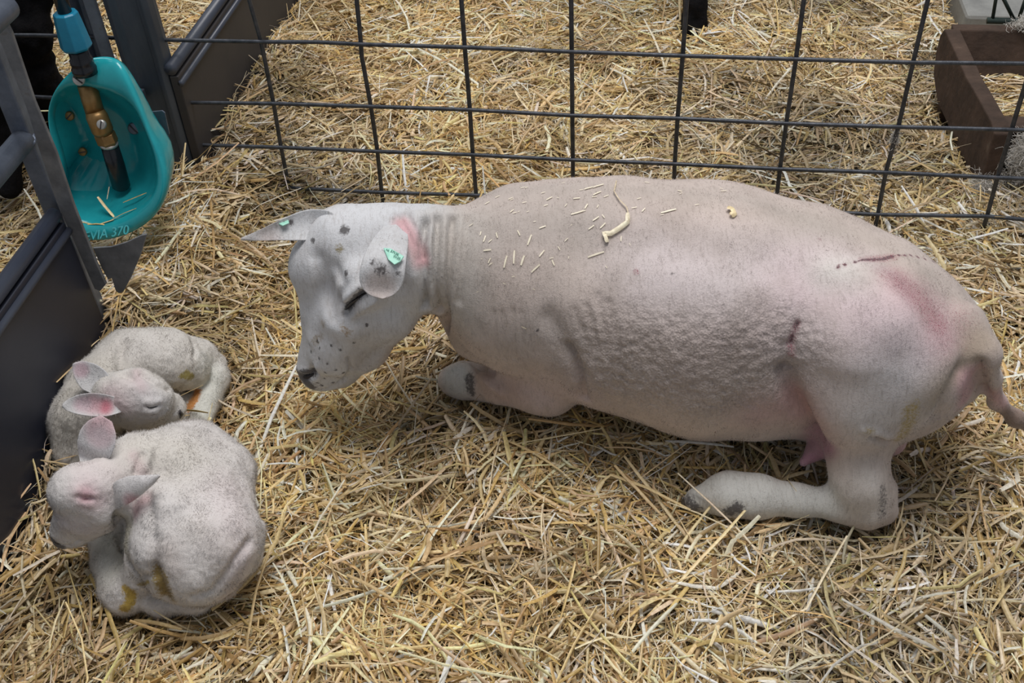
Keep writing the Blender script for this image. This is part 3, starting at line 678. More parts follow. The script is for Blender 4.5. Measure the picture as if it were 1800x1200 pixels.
# ears of the front lamb
ear_mesh([(158, 825, .20, 16, 6, .0), (160, 810, .21, 21, 8, .003), (165, 790, .235, 30, 12, .006), (172, 768, .25, 31, 14, .008), (180, 750, .26, 24, 12, .005), (187, 735, .265, 10, 6, .0)], .006, 'ear', M['lamb'], rA, tint=(.66, .64, .64),
         marks=[('tint', (182, 750, .255), .022, (.60, .42, .44)), ('tint', (172, 770, .25), .016, (.62, .50, .52))], body=lamb, seat=1)
ear_mesh([(196, 876, .20, 6, 18, .0), (210, 868, .205, 6, 23, -.004), (230, 858, .215, 5, 22, -.006), (250, 850, .225, 4, 15, -.004), (268, 842, .23, 3, 8, -.002), (281, 835, .235, 1, 2, 0)], .006, 'ear', M['lamb'], rA, tint=(.66, .63, .62),
         marks=[('tint', (238, 878, .20), .014, (.58, .36, .38))], body=lamb, seat=1)
# ears of the back lamb
ear_mesh([(192, 695, .18, 16, -8, .0), (180, 683, .185, 20, -8, .004), (165, 668, .195, 22, -16, .006), (150, 653, .205, 18, -14, .006), (136, 642, .21, 9, -8, .002), (129, 639, .212, 2, -2, 0)], .006, 'ear', M['lamb'], rB, tint=(.66, .65, .65),
         marks=[('tint', (143, 650, .205), .012, (.56, .42, .46))], body=lambb, seat=1)
ear_mesh([(218, 712, .18, 1, 10, .0), (204, 712, .185, 2, 15, .005), (185, 712, .19, 2, 20, .008), (160, 711, .20, 1, 21, .009), (135, 711, .205, 0, 17, .006), (118, 712, .205, 0, 10, .002), (110, 713, .205, 0, 3, 0)], .006, 'ear', M['lamb'], rB, tint=(.67, .66, .66),
         marks=[('tint', (185, 714, .19), .012, (.58, .20, .25)), ('tint', (165, 711, .20), .014, (.62, .38, .42)), ('tint', (145, 710, .20), .012, (.62, .48, .52))], body=lambb, seat=1)
blob([(257, 714), (264, 717.5), (271, 716), (278, 713)], [.0006, .0011, .0011, .0006], 'closed_eye', M['eye'], rB, .0, lambb, 6)
blob([(139, 874), (149, 878), (160, 876)], [.0004, .0009, .0004], 'closed_eye', mottled('pink_lid', (.35, .16, .18), (.42, .2, .22), 80), rA, -.0003, lamb, 6)
blob([(94, 950), (99, 954), (105, 957)], [.0018, .0026, .0018], 'nostril', M['nostril'], rA, -.001, lamb, 8)
blob([(315, 722), (318, 727), (319, 732)], [.002, .0035, .002], 'nostril', M['nostril'], rB, -.001, lambb, 8)
# ------------------------------------------------------------------ straw bedding
def gate_side(P): return (P[..., :2]-GO[:2])@GN[:2]
def ground_h(x, y):
    P = np.stack([x, y, np.zeros_like(x)], -1).reshape(-1, 3)
    h = (vnoise(P, 5, 21)-.5)*.034+(vnoise(P, 13, 22)-.5)*.034+(vnoise(P, 32, 23)-.5)*.020
    sd = gate_side(P); t = np.clip(1-sd/.26, 0, 1); h = h+.105*t*t*(3-2*t)*np.clip((P[:, 1]-.9)/.25, .45, 1)
    low = np.clip((-sd-.02)/.05, 0, 1)*np.clip((P[:, 1]-1.45)/.1, 0, 1)*np.clip((2.1-P[:, 1])/.15, 0, 1); h = h-.085*low
    far = np.clip((P[:, 1]-1.9)/.5, 0, 1); h = h+far*(.015+(vnoise(P, 3, 24)-.4)*.05)
    return h.reshape(x.shape)
BODIES = [ewe, lamb, lambb]
def keep_clear(P, tol):
    """False for points inside an animal"""
    ok = np.ones(len(P), bool)
    for b in BODIES:
        A, B = b.sdf.bounds(.0); m = ((P > A) & (P < B)).all(1)
        if m.any(): d = b.sdf(P[m]); ok[np.where(m)[0][d < tol]] = False
    return ok
PAL = np.array([(.66, .50, .28), (.57, .40, .165), (.74, .61, .42), (.84, .77, .66), (.38, .25, .115), (.62, .51, .24), (.51, .375, .215)])
PW = np.array([.25, .14, .20, .13, .11, .06, .11])
def straw_paths(c, phi, pitch, L, bend, kink, seg=4):
    n = len(L); u = np.linspace(-.5, .5, seg+1)
    d = np.stack([np.cos(phi), np.sin(phi)], -1); q = np.stack([-np.sin(phi), np.cos(phi)], -1)
    P = np.zeros((n, seg+1, 3)); uu = u[None, :]*L[:, None]
    lat = bend[:, None]*(u[None, :]**2*4-.5)*L[:, None]*.25+kink[:, None]*np.maximum(u[None, :]-.05, 0)*L[:, None]
    P[..., :2] = c[:, None, :2]+uu[..., None]*d[:, None]+lat[..., None]*q[:, None]
    P[..., 2] = c[:, None, 2]+uu*np.sin(pitch)[:, None]-.10*np.abs(u[None, :])*L[:, None]
    return P
def straw_mesh(name, P, W, roll, tint, mat, obj_name=None, parent=None):
    """each stalk: a split tube, three points across"""
    n, k, _ = P.shape
    T = np.gradient(P, axis=1); T /= np.linalg.norm(T, axis=2)[..., None]+1e-9
    up = np.array([0, 0, 1.]); S = np.cross(T, up); S /= np.linalg.norm(S, axis=2)[..., None]+1e-9
    U = np.cross(S, T); cr, sr = np.cos(roll)[:, None, None], np.sin(roll)[:, None, None]
    S2 = S*cr+U*sr; U2 = U*cr-S*sr
    tap = np.ones(k); tap[0] = .75; tap[-1] = .6
    hw = (W[:, None]*tap[None, :])[..., None]*.5
    V = np.stack([P-S2*hw, P+U2*hw*.85, P+S2*hw], 2).reshape(-1, 3)
    base = (np.arange(n)*k*3)[:, None, None]; i = (np.arange(k-1)*3)[None, :, None]
    j = np.array([0, 1])[None, None, :]; a = base+i+j
    Q = np.stack([a, a+1, a+4, a+3], -1).reshape(-1, 4); q = len(Q)
    me = bpy.data.meshes.new(name); me.vertices.add(len(V)); me.vertices.foreach_set('co', V.ravel())
    me.loops.add(4*q); me.loops.foreach_set('vertex_index', Q.ravel().astype(np.int32)); me.polygons.add(q)
    me.polygons.foreach_set('loop_start', np.arange(0, 4*q, 4, dtype=np.int32)); me.polygons.foreach_set('loop_total', np.full(q, 4, np.int32))
    me.update(calc_edges=True); smooth(me)
    st_ = np.random.default_rng(n).normal(1, .13, (n, 1, 3, 1)); ln_ = np.random.default_rng(n+1).normal(1, .05, (n, k, 1, 1))
    c = np.clip(tint[:, None, None, :]*st_*ln_, .01, .9).reshape(-1, 3); c = np.concatenate([c, np.ones((len(c), 1))], 1)
    me.attributes.new('tint', 'FLOAT_COLOR', 'POINT').data.foreach_set('color', c.astype(np.float32).ravel())
    me.materials.append(mat); o = bpy.data.objects.new(obj_name or name, me); COL.objects.link(o)
    if parent is not None: o.parent = parent; o.matrix_parent_inverse = parent_matrix(parent).inverted()
    return o
def tints(n, g, palette=PAL, pw=PW):
    t = palette[g.choice(len(palette), n, p=pw/pw.sum())]*g.normal(1, .10, n)[:, None]*g.normal(1, .03, (n, 3)); return np.clip(t, .02, .88)
g = RNG
n = 235000
y = .50+2.95*g.random(n*2)**1.0; x = (g.random(n*2)*2-1)*1.95
m = np.abs(x) < .40*y+.56; y = y[m][:n]; x = x[m][:n]; n = len(x)
x[x < -.9] = x[x < -.9]
lay = g.random(n); L = np.exp(g.normal(math.log(.052), .62, n)).clip(.008, .24); 
W = (.0014+.0034*g.random(n)**1.4)*np.clip((L/.05)**.35, .6, 1.25)
cls = g.random(n); fine_ = cls < .30; wide_ = cls > .915
W[fine_] = g.uniform(.0006, .0012, fine_.sum()); L[fine_] *= .8; W[wide_] = g.uniform(.0048, .0085, wide_.sum()); L[wide_] = g.uniform(.03, .11, wide_.sum())
P2 = np.stack([x, y, np.zeros(n)], 1)
pref = vnoise(P2, 4, 31)*2*math.pi*1.5; phi = np.where(g.random(n) < .35, pref+g.normal(0, .5, n), g.random(n)*2*math.pi)
pitch = g.normal(0, .24, n); upr = g.random(n) < .05; pitch[upr] += g.normal(0, .5, upr.sum())
z = ground_h(x, y)-.018+.038*lay+np.abs(np.sin(pitch))*L*.25
bend = g.normal(0, .30, n); bend[fine_] *= 3; kink = np.where(g.random(n) < .25, g.normal(0, .9, n), 0)
P = straw_paths(np.stack([x, y, z], 1), phi, pitch, L, bend, kink)
ok = keep_clear(P[:, 2], .003) & keep_clear(P[:, 0], -.003) & keep_clear(P[:, 4], -.003) & keep_clear(P[:, 1], -.002) & keep_clear(P[:, 3], -.002)
s0, s1 = gate_side(P[:, 0]), gate_side(P[:, 4]); sm = gate_side(P[:, 2])
bz = (y < 1.42) | (y > 1.86); ok &= ~(bz & ((s0*s1 < 0) | (np.abs(sm) < .008)))
ok &= ~((np.abs(x+.70) < .09) & (np.abs(y-1.94) < .07))
ok &= ~((P[:, :, 2].min(1) > ground_h(x, y)+.09))
ins = (np.abs(x-1.25) < .26) & (np.abs(y-1.93) < .15); ok &= ~ins
P, W, n = P[ok], W[ok], ok.sum()
# a few long stalks that lie where the photo shows them (pixel ends, height, width)
LONG = [((372, 1072), (500, 905), .03, .006), ((236, 1090), (320, 1106), .02, .005), ((735, 985), (812, 875), .03, .005), ((545, 845), (640, 835), .02, .004), ((790, 1170), (690, 1080), .02, .005),
        ((1105, 1120), (1010, 1140), .02, .004), ((1450, 1000), (1475, 1110), .03, .005), ((1330, 1130), (1215, 1090), .02, .005), ((1620, 850), (1540, 900), .02, .005), ((700, 745), (760, 660), .03, .004),
        ((480, 990), (530, 1120), .02, .005), ((610, 1010), (700, 1060), .02, .005), ((870, 1110), (760, 1020), .02, .004), ((1100, 1160), (1190, 1060), .02, .005), ((1560, 1080), (1680, 1040), .02, .004),
        ((1170, 775), (1290, 785), .025, .006), ((640, 880), (760, 800), .02, .004), ((560, 960), (600, 850), .02, .004), ((1340, 970), (1460, 950), .02, .004), ((900, 1020), (1010, 960), .02, .005),
        ((155, 552), (205, 520), .12, .004), ((178, 548), (210, 545), .115, .003), ((170, 452), (240, 495), .13, .005), ((345, 205), (385, 185), .14, .003), ((232, 300), (265, 410), .09, .004), ((380, 700), (455, 735), .04, .005),
        ((1180, 20), (1040, 60), .04, .005), ((420, 430), (330, 470), .03, .004), ((880, 770), (990, 830), .02, .004), ((1230, 1020), (1290, 1100), .02, .005), ((1700, 880), (1640, 1000), .02, .005), ((1480, 1150), (1380, 1180), .02, .005)]
PL = []; WL = []
for (a, b, hz, wd) in LONG:
    A_, B_ = at(*a, hz), at(*b, hz+.012); u = np.linspace(0, 1, 5)[:, None]; pp = A_+(B_-A_)*u
    dd = np.cross(B_-A_, [0, 0, 1]); pp += dd*(np.sin(u*math.pi)*g.normal(0, .06)); pp[:, 2] += .006*np.sin(u[:, 0]*math.pi); PL.append(pp); WL.append(wd)
P = np.concatenate([P, np.array(PL)]); W = np.concatenate([W, np.array(WL)]); n = len(W)
tt = tints(n, g); tt[-len(PL):] = tints(len(PL), g, PAL[[0, 2, 3]], np.array([.3, .4, .3]))
patch = np.clip((.6*vnoise(P[:, 2], 5, 41)+.4*vnoise(P[:, 2], 14, 43))*1.7+.17, .52, 1.22)[:, None]; warm = (vnoise(P[:, 2], 2.5, 42)[:, None]-.5)
tt = np.clip(tt*patch*(1+warm*np.array([.10, .0, -.22])), .02, .86)
bed = straw_mesh('straw_bedding', P, W, g.normal(0, .55, n), tt, M['straw'])
tag(bed, 'loose golden barley straw littered thickly over the whole pen floor', 'straw', kind='stuff')
# trodden bed below the loose stalks
gx = np.linspace(-2.2, 2.2, 150); gy = np.linspace(.2, 4.0, 130); X, Y = np.meshgrid(gx, gy, indexing='ij'); Z = ground_h(X, Y)-.020-.01*vnoise(np.stack([X, Y, X*0], -1).reshape(-1, 3), 60, 9).reshape(X.shape)
gv = np.stack([X, Y, Z], -1).reshape(-1, 3); ny_ = len(gy)
gf = [(i*ny_+j, (i+1)*ny_+j, (i+1)*ny_+j+1, i*ny_+j+1) for i in range(len(gx)-1) for j in range(ny_-1)]
fl = link_mesh('floor', gv, gf, M['soil']); tag(fl, 'brown trodden straw bed of the barn floor', 'floor', kind='structure')

# ------------------------------------------------------------------ steel mesh panel
def world_up(p, z): return np.array([p[0], p[1], z])
panel = empty('wire_mesh_panel', tuple(FO)); tag(panel, 'welded grey wire mesh panel running behind the ewe', 'fence')
COLS = [[(438, 0), (459, 73), (481, 182), (494, 259), (508, 330), (517, 362)], [(627, 0), (634, 70), (636, 100), (652, 187), (663, 262), (671, 338)], [(811, 0), (817, 83), (826, 193), (831, 272), (838, 355)],
        [(1004, 0), (1005, 91), (1006, 203), (1007, 281), (1007, 318)], [(1207, 0), (1200, 98), (1191, 208), (1186, 288), (1185, 318)], [(1413, 0), (1399, 104), (1382, 217), (1371, 297), (1366, 340)],
        [(1631, 0), (1605, 110), (1579, 223), (1557, 303), (1543, 377), (1540, 392)], [(1830, 60), (1805, 140), (1778, 228), (1753, 312), (1735, 380)]]
for i, c in enumerate(COLS):
    p = [on_fence(*q) for q in c]; d = p[0]-p[1]; top = p[0]+d*((.95-p[0][2])/d[2]); top = world_up(p[0]+(top-p[0])*.15, .95)
    bot = world_up(p[-1], -.03); MB().tube([top]+p+[bot], .0043, 8).build('vertical_wire', M['wire'], panel, sm=True)
for k in (-5, -6, -7, 5, 6):
    s_ = .1992*k+(.0 if k > 0 else .03); q = FO+FD*s_; MB().tube([world_up(q, .95), world_up(q, -.03)], .0043, 8).build('vertical_wire', M['wire'], panel, sm=True)
ROWS = [[(20, 62), (60, 62), (110, 63), (285, 70), (459, 73.5), (560, 74), (638, 78), (817, 83), (1005, 91), (1200, 98), (1399, 104), (1605, 110), (1830, 112)],
        [(60, 170), (80, 171), (315, 180), (481, 182), (652, 187), (826, 193), (1006, 203), (1191, 208), (1382, 217), (1579, 223), (1778, 228), (1850, 230)],
        [(0, 240), (100, 243), (335, 254), (494, 259), (661, 266), (831, 272), (1007, 281), (1187, 288), (1371, 297), (1557, 303), (1753, 312), (1850, 316)],
        [(0, 313), (60, 312), (370, 323), (508, 330), (670, 338), (837, 343), (1000, 349), (1200, 358), (1370, 368), (1543, 377), (1735, 380), (1850, 390)]]
for r in ROWS:
    p = [on_fence(q[0], q[1], .006) for q in r]; MB().tube([p[0]-FD*.4]+p+[p[-1]+FD*.25], .0040, 8).build('horizontal_wire', M['wire'], panel, sm=True)
for zz in (.505, .66, .82, .95):
    a = FO-FD*1.55-FN*.006; b = FO+FD*1.4-FN*.006; MB().tube([world_up(a, zz), world_up(b, zz)], .0042 if zz < .9 else .012, 10).build('horizontal_wire' if zz < .9 else 'top_rail', M['wire'], panel, sm=True)

# post at the corner: rolled steel section
def prism_up(poly, z0, z1):    # poly: list of (s, out) in fence coordinates
    return [[FO+FD*s-FN*o+np.array([0, 0, zz]) for s, o in poly] for zz in (z0, z1)]
post = empty('fence_post', tuple(FO+FD*-.83)); tag(post, 'dark weathered steel post right of the teal drinking bowl', 'post')
pp = [(-.885, .010), (-.880, .022), (-.868, .026), (-.855, .020), (-.835, .020), (-.812, .022), (-.806, .034), (-.796, .037), (-.786, .030), (-.784, .012), (-.79, -.01), (-.88, -.01)]
MB().loft(prism_up(pp, -.03, 1.0), cap0=True, cap1=True).build('post_section', M['post'], post, bevel=.002)
MB().tube([FO+FD*-.836-FN*-.02+np.array([0, 0, -.03]), FO+FD*-.836-FN*-.02+np.array([0, 0, 1.0])], .012, 10).build('hinge_rod', M['post'], post)
up = empty('steel_upright', tuple(FO+FD*-.93)); tag(up, 'light galvanised channel upright directly behind the teal drinking bowl', 'post')
cp = [(-.972, .030), (-.966, .034), (-.945, .030), (-.940, .004), (-.922, .002), (-.917, .030), (-.912, .034), (-.893, .030), (-.890, .024), (-.908, .024), (-.912, -.006), (-.950, -.004), (-.956, .022), (-.972, .024)]
MB().loft(prism_up(cp, -.03, 1.0), cap0=True, cap1=True).build('channel', M['galv'], up, bevel=.0012)

# ------------------------------------------------------------------ board gate on the left, divider board behind
def on_plane(px, py, p0, nrm):
    d = ray(px, py); t = ((np.array(p0)-CAM)@nrm)/(d@nrm); return CAM+d*t
gate = empty('pen_gate', tuple(GO)); tag(gate, 'galvanised pen gate filled with a dark blue plastic board at left', 'gate')
def board(parent, y0, y1, ztop, mat, name='board'):
    def q(y, o, z): return GO+GD*(y-GO[1])/GD[1]+GN*o+np.array([0, 0, z])
    MB().hexa([q(y0, -.012, -.02), q(y0, .006, -.02), q(y1, .006, -.02), q(y1, -.012, -.02), q(y0, -.012, ztop-.02), q(y0, .006, ztop-.02), q(y1, .006, ztop-.02), q(y1, -.012, ztop-.02)]).build(name, mat, parent, bevel=.002)
    MB().tube([q(y0, -.006, ztop-.006), q(y1, -.006, ztop-.006)], .0125, 14).build('top_rail', M['board_edge'], parent, sm=True)
    MB().tube([q(y0, .007, ztop-.036), q(y1, .007, ztop-.036)], .0065, 10).build('moulding', M['board_edge'], parent, sm=True)
board(gate, .25, 1.385, .345, M['board'])
bp = GO+GD*.0-GN*.012
def vpl(px, py, back=0.0): return on_plane(px, py, GO+FN*back, FN)
MB().slab([vpl(*q) for q in [(-3, 42), (12, 42), (20, 58), (61, 180), (99, 270), (129, 360), (168, 460), (186, 500), (176, 512), (166, 508), (130, 425), (99, 354), (66, 255), (47, 192), (4, 82), (-6, 60)]], FN*.006).build('flat_bar', M['galv_dirty'], gate, bevel=.0012)
c_ = (vpl(66, 300, .02)+vpl(92, 300, .02))/2-np.array([.004, 0, 0])
c_ = vpl(70, 300, .022)
MB().hexa([world_up(c_+np.array(d), z_) for z_ in (.06, .78) for d in ((-.014, -.014, 0), (.014, -.014, 0), (.014, .014, 0), (-.014, .014, 0))]).build('gate_stile', M['galv'], gate, bevel=.003)
for (px, py, r_) in ((42, 245, .0175), (12, 12, .0175)):
    a = vpl(px, py, .012); MB().tube([a, a-GD*.25, a-GD*1.0], r_, 20).build('gate_rail', M['galv'], gate, sm=False).data.polygons.foreach_set('use_smooth', [True]*22*0 or [False]*0) if False else MB().tube([a, a-GD*.25, a-GD*1.0], r_, 24).build('gate_rail', M['galv'], gate, sm=True)
MB().tube([vpl(42, 243, .008), vpl(46, 250, .012)], .0195, 14).build('weld', M['galv'], gate, sm=True, sub=1)
MB().slab([vpl(*q, .02) for q in [(163, 436), (178, 470), (190, 492), (196, 489), (203, 511), (209, 516), (217, 512), (230, 488), (248, 446), (258, 412), (248, 414), (222, 426), (195, 434)]], FN*.004).build('foot_plate', M['galv_dirty'], gate, bevel=.001)
div = empty('divider_board', tuple(GO+GD*.5)); tag(div, 'dusty dark plastic divider board behind the steel post and mesh', 'board')
board(div, 1.895, 3.6, .325, M['board_dusty'])

# ------------------------------------------------------------------ teal drinking bowl
BO = .17
def on_bowl(a, b, o): return on_fence(a, b, o+BO)
bowl = empty('drinking_bowl', tuple(on_bowl(190, 430, .10))); tag(bowl, 'teal enamelled animal drinking bowl with brass valve, hung beside the gate', 'drinking bowl')
def resample(loop, n):
    A = np.array(loop, float); A2 = np.vstack([A, A[:1]]); d = np.r_[0, np.cumsum(np.linalg.norm(np.diff(A2[:, :2], axis=0), axis=1))]
    u = np.linspace(0, d[-1], n, endpoint=False); return np.stack([np.interp(u, d, A2[:, k]) for k in range(A.shape[1])], 1)
RO = [(128, 118, .075), (146, 101, .07), (172, 95, .065), (200, 96, .065), (215, 112, .075), (229, 140, .085), (244, 172, .095), (257, 205, .105), (269, 238, .115), (284, 268, .13), (295, 298, .145), (298, 330, .16), (291, 362, .17), (273, 389, .175), (248, 408, .178), (220, 421, .18),
      (190, 429, .18), (160, 430, .18), (130, 424, .175), (104, 408, .17), (84, 390, .16), (76, 368, .15), (84, 342, .14), (100, 318, .13), (101, 292, .12), (95, 262, .112), (88, 238, .108), (84, 212, .10), (85, 184, .092), (97, 155, .085), (112, 134, .08)]
RI = [(128, 151, .088), (146, 152, .088), (170, 155, .09), (190, 161, .09), (208, 169, .092), (226, 181, .096), (240, 198, .10), (250, 220, .106), (259, 243, .114), (268, 268, .126), (273, 296, .14), (274, 322, .152), (268, 343, .162), (255, 361, .168), (236, 377, .172), (215, 388, .174),
      (190, 396, .175), (163, 399, .175), (138, 394, .172), (118, 382, .166), (102, 366, .158), (98, 350, .15), (103, 332, .14), (110, 314, .13), (110, 290, .12), (103, 262, .112), (96, 238, .106), (90, 214, .10), (90, 192, .094), (98, 168, .088), (112, 155, .088)]
nb = len(RO)
def lp(L3): return [on_bowl(a, b, c) for a, b, c in L3]
ro = lp(RO); ri = lp(RI)
cen = np.mean(ro, axis=0)
def backed(P_, o, k, dz=0):   # same point seen straight back on the plane "o" in front of the fence, drawn towards the middle
    out = []
    for p in P_:
        q = p+FN*((-(p-FO)@FN)-o-BO); c0 = cen+FN*((-(cen-FO)@FN)-o-BO); out.append(c0+(q-c0)*k+np.array([0, 0, dz]))
    return out
outer_back = backed(ro, .035, .80, .012); mid_back = [a*.55+b*.45-np.array([0, 0, .004]) for a, b in zip(ro, outer_back)]
rim_top = [a*.55+b*.45-FN*.006+np.array([0, 0, .002]) for a, b in zip(ro, ri)]
inn1 = [a*.80+b*.20 for a, b in zip(ri, backed(ri, .05, .90))]
def wallpt(i):
    a = RI[i]; f = min(1, max(0, (a[1]-300)/90)); cx, cy = 185, 262
    px = a[0]+(cx-a[0])*(.16+.12*f); py = a[1]+(cy-a[1])*(.14+.30*f)
    return on_bowl(px, py, .048+.030*f)
inn2 = [wallpt(i) for i in range(nb)]
def pt3(i, k, o):
    a = RI[i]; return on_bowl(a[0]+(185-a[0])*k, a[1]+(255-a[1])*k, o)
inn3 = [pt3(i, .5, .047) for i in range(nb)]; inn4 = [pt3(i, .85, .046) for i in range(nb)]
MB().loft([outer_back, mid_back, ro, rim_top, ri, inn1, inn2, inn3, inn4], cap0=True, cap1=True).build('basin', M['teal'], bowl, sm=True, sub=2)
def V_up(p, r, h0, h1, n=16): return [world_up(p, p[2]+h0), world_up(p, p[2]+h1)]
pc = on_bowl(141, 100, .085)
def zseg(h0, h1): return [pc+np.array([0, 0, h0]), pc+np.array([0, 0, h1])]
MB().tube(zseg(.05, .9), .0115, 16).build('water_pipe', M['black'], bowl, sm=True)
hx = []
nut = MB(); k_ = 16
def ring(h, r): return [pc+np.array([0, 0, h])+(r*(1 if i % 2 else .93))*(math.cos(2*math.pi*i/k_)*FD+math.sin(2*math.pi*i/k_)*FN) for i in range(k_)]
nut.loft([ring(.016, .0235), ring(.020, .0265), ring(.028, .0258), ring(.062, .0225), ring(.078, .0205), ring(.080, .017)], cap0=True, cap1=True).build('blue_nut', M['blue'], bowl, sm=False, bevel=.0012)
MB().tube([pc+np.array([0, 0, h]) for h in (-.030, -.020, -.016, -.010, -.004, .0, .018)], [.021, .0215, .019, .0195, .0195, .017, .017], 20).build('pipe_collar', M['black'], bowl, sm=True)
def disc(px, py, out, r, name, mat, slot=None, th=.004, tilt=None):
    c = on_bowl(px, py, out); nrm = -ray(px, py); nrm = nrm/np.linalg.norm(nrm); nrm = nrm*.4-FN*.7+np.array([0, 0, .15]); nrm /= np.linalg.norm(nrm)
    o = MB().tube([c-nrm*th, c, c+nrm*th*.5, c+nrm*th*.7], [r, r, r*.85, r*.3], 20).build(name, mat, bowl, sm=False, bevel=.0005)
    if slot is not None:
        u = math.cos(slot)*AX_R+math.sin(slot)*AX_U; u = u-nrm*(u@nrm); u /= np.linalg.norm(u); v = np.cross(nrm, u)
        MB().box(c+nrm*th*.72, u*r*.85, v*r*.12, nrm*.0006).build('slot', M['slot'], o)
    return o
disc(138, 140, .096, .0105, 'screw', M['steel'], -.75)
disc(122, 204, .060, .0085, 'brass_plug', M['brass'], .8); disc(145, 267, .060, .0080, 'brass_plug', M['brass'], .2)
disc(235, 226, .058, .0110, 'screw', M['galv'], -.9)
vb_ = [on_bowl(153, 150, .075), on_bowl(160, 175, .080), on_bowl(168, 200, .084)]
MB().tube(vb_, [.0165, .0165, .0165], 20).build('valve_elbow', M['brass'], bowl, sm=True)
MB().tube([on_bowl(167, 196, .086), on_bowl(170, 204, .088), on_bowl(180, 228, .090), on_bowl(182, 234, .09)], [.0165, .019, .019, .0165], 20).build('valve_body', M['brass'], bowl, sm=True)
MB().tube([on_bowl(183, 232, .09), on_bowl(184, 236, .09), on_bowl(190, 250, .092), on_bowl(191, 253, .092)], [.0165, .0185, .0185, .016], 6).build('valve_nut', M['brass'], bowl)
MB().tube([on_bowl(191, 251, .092), on_bowl(192, 255, .092)], .0165, 20).build('valve_ring', M['steel'], bowl, sm=True)
MB().tube([on_bowl(192, 254, .092), on_bowl(203, 290, .092), on_bowl(213, 326, .090), on_bowl(214, 330, .09)], [.0155, .0165, .0165, .013], 20).build('valve_tube', M['black'], bowl, sm=True)
disc(178, 219, .112, .0085, 'screw', M['steel'], 1.35)
ub = on_bowl(180, 245, .03); MB().box(ub+FN*.085, FD*.012, FN*.09, np.array([0, 0, .012])).build('bracket_arm', M['galv'], bowl, bevel=.002)
MB().slab([on_bowl(*q, .030) for q in [(255, 196), (286, 193), (291, 197), (299, 234), (296, 239), (270, 242)]], -FN*.003).build('mounting_plate', M['galv'], bowl, bevel=.001)
tr0 = on_bowl(150, 417, .181); tr1 = on_bowl(232, 403, .181); rr_ = tr1-tr0; rr_ /= np.linalg.norm(rr_)
nrm = -FN*.55+np.array([0, 0, .84]); nrm -= rr_*(nrm@rr_); nrm /= np.linalg.norm(nrm); uu_ = np.cross(nrm, rr_)
text('SUEVIA 370', on_bowl(229, 405, .186)+nrm*.003, rr_, uu_, .0255, 'raised_lettering', M['teal_letter'], bowl, .0008, 'RIGHT')
def stalk(pix, z_or_out, wd, fence=True, name='straw_stalk', n_=6):
    pts = [on_bowl(a, b, o) for a, b, o in pix] if fence else [at(a, b, o) for a, b, o in pix]
    A = np.array(pts); d = np.r_[0, np.cumsum(np.linalg.norm(np.diff(A, axis=0), axis=1))]; u = np.linspace(0, d[-1], n_); A = np.stack([np.interp(u, d, A[:, k]) for k in range(3)], 1)
    return straw_mesh(name, A[None], np.array([wd]), np.array([.3]), tints(1, g, PAL[[0, 1, 2]], np.array([.4, .4, .2])), M['straw'])
for pix, wd, lab in (([(172, 346, .13), (184, 362, .14), (203, 384, .155)], .006, 'thick bent straw stalk lying across the basin of the teal bowl'),
                     ([(192, 328, .12), (188, 350, .13)], .002, 'thin upright straw standing against the wall of the teal bowl'),
                     ([(217, 356, .135), (258, 339, .135)], .003, 'short brown straw stuck near the valve tube in the bowl'),
                     ([(135, 388, .163), (170, 396, .168), (200, 386, .165)], .003, 'pale straw along the front lip inside the teal bowl'),
                     ([(138, 396, .167), (175, 393, .168), (192, 397, .170)], .003, 'darker straw under the pale one at the teal bowl lip'),
                     ([(190, 390, .165), (215, 376, .160), (240, 366, .155)], .002, 'fine curved straw at the right inside the teal bowl')):
    tag(stalk(pix, 0, wd), lab, 'straw', 'straw stalks in the drinking bowl')

# ------------------------------------------------------------------ timber trough, its hay, rack and kerb behind
tro = empty('feed_trough', (1.2, 1.93, 0)); tag(tro, 'old brown timber feed trough behind the mesh at top right', 'trough')
TX = np.array([1.0, 0, 0]); T0 = (.972, 2.0, .1)
endp = [(1660, 50), (1683, 100), (1697, 133), (1717, 167), (1742, 213), (1748, 235), (1733, 293), (1725, 318), (1705, 308), (1687, 270), (1660, 207), (1647, 180), (1640, 130), (1645, 90), (1652, 62)]
pe = [on_plane(a, b, T0, TX) for a, b in endp]
MB().slab(pe, FD*.032).build('end_board', M['wood'], tro, bevel=.003)
MB().slab([p+np.array([0, 0, .0005]) for p in pe], FD*.001).build('x', M['wood'], tro) if False else None
cf = pe[0]; cn = pe[4]
def sideboard(p, z0, z1, th, name, mat, lean=0.0):
    a = p+FD*.02; b = a+FD*.55
    def q(u, o, z, l=0.0): return np.array([u[0], u[1], z])+FN*(o+l)
    MB().hexa([q(a, 0, z0, lean), q(b, 0, z0, lean), q(b, th, z0, lean), q(a, th, z0, lean), q(a, 0, z1), q(b, 0, z1), q(b, th, z1), q(a, th, z1)]).build(name, mat, tro, bevel=.003)
sideboard(cf, .01, cf[2]-.002, .03, 'side_board', M['wood'], -.06)
sideboard(cn, .01, cn[2]-.012, .045, 'side_board', M['wood'], .08)
a = (cf+cn)/2; 
MB().hexa([np.array([*(q[:2]), z_]) for z_ in (.03, .05) for q in (cn+FD*.03+FN*.08, cn+FD*.56+FN*.08, cf+FD*.56-FN*.04, cf+FD*.03-FN*.04)]).build('bottom_board', M['wood'], tro)
nh = 2600; uu = g.random(nh)*.50+.06; vv = g.random(nh)
cxy = (cn+FN*.05)[None, :]*(1-vv)[:, None]+(cf-FN*.02)[None, :]*vv[:, None]+FD[None]*uu[:, None]
cxy[:, 2] = .075+.045*g.random(nh)
Lh = g.uniform(.03, .13, nh); ph = math.atan2(FD[1], FD[0])+g.normal(0, .45, nh)
Ph = straw_paths(cxy, ph, g.normal(0, .08, nh), Lh, g.normal(0, .5, nh), g.normal(0, .3, nh))
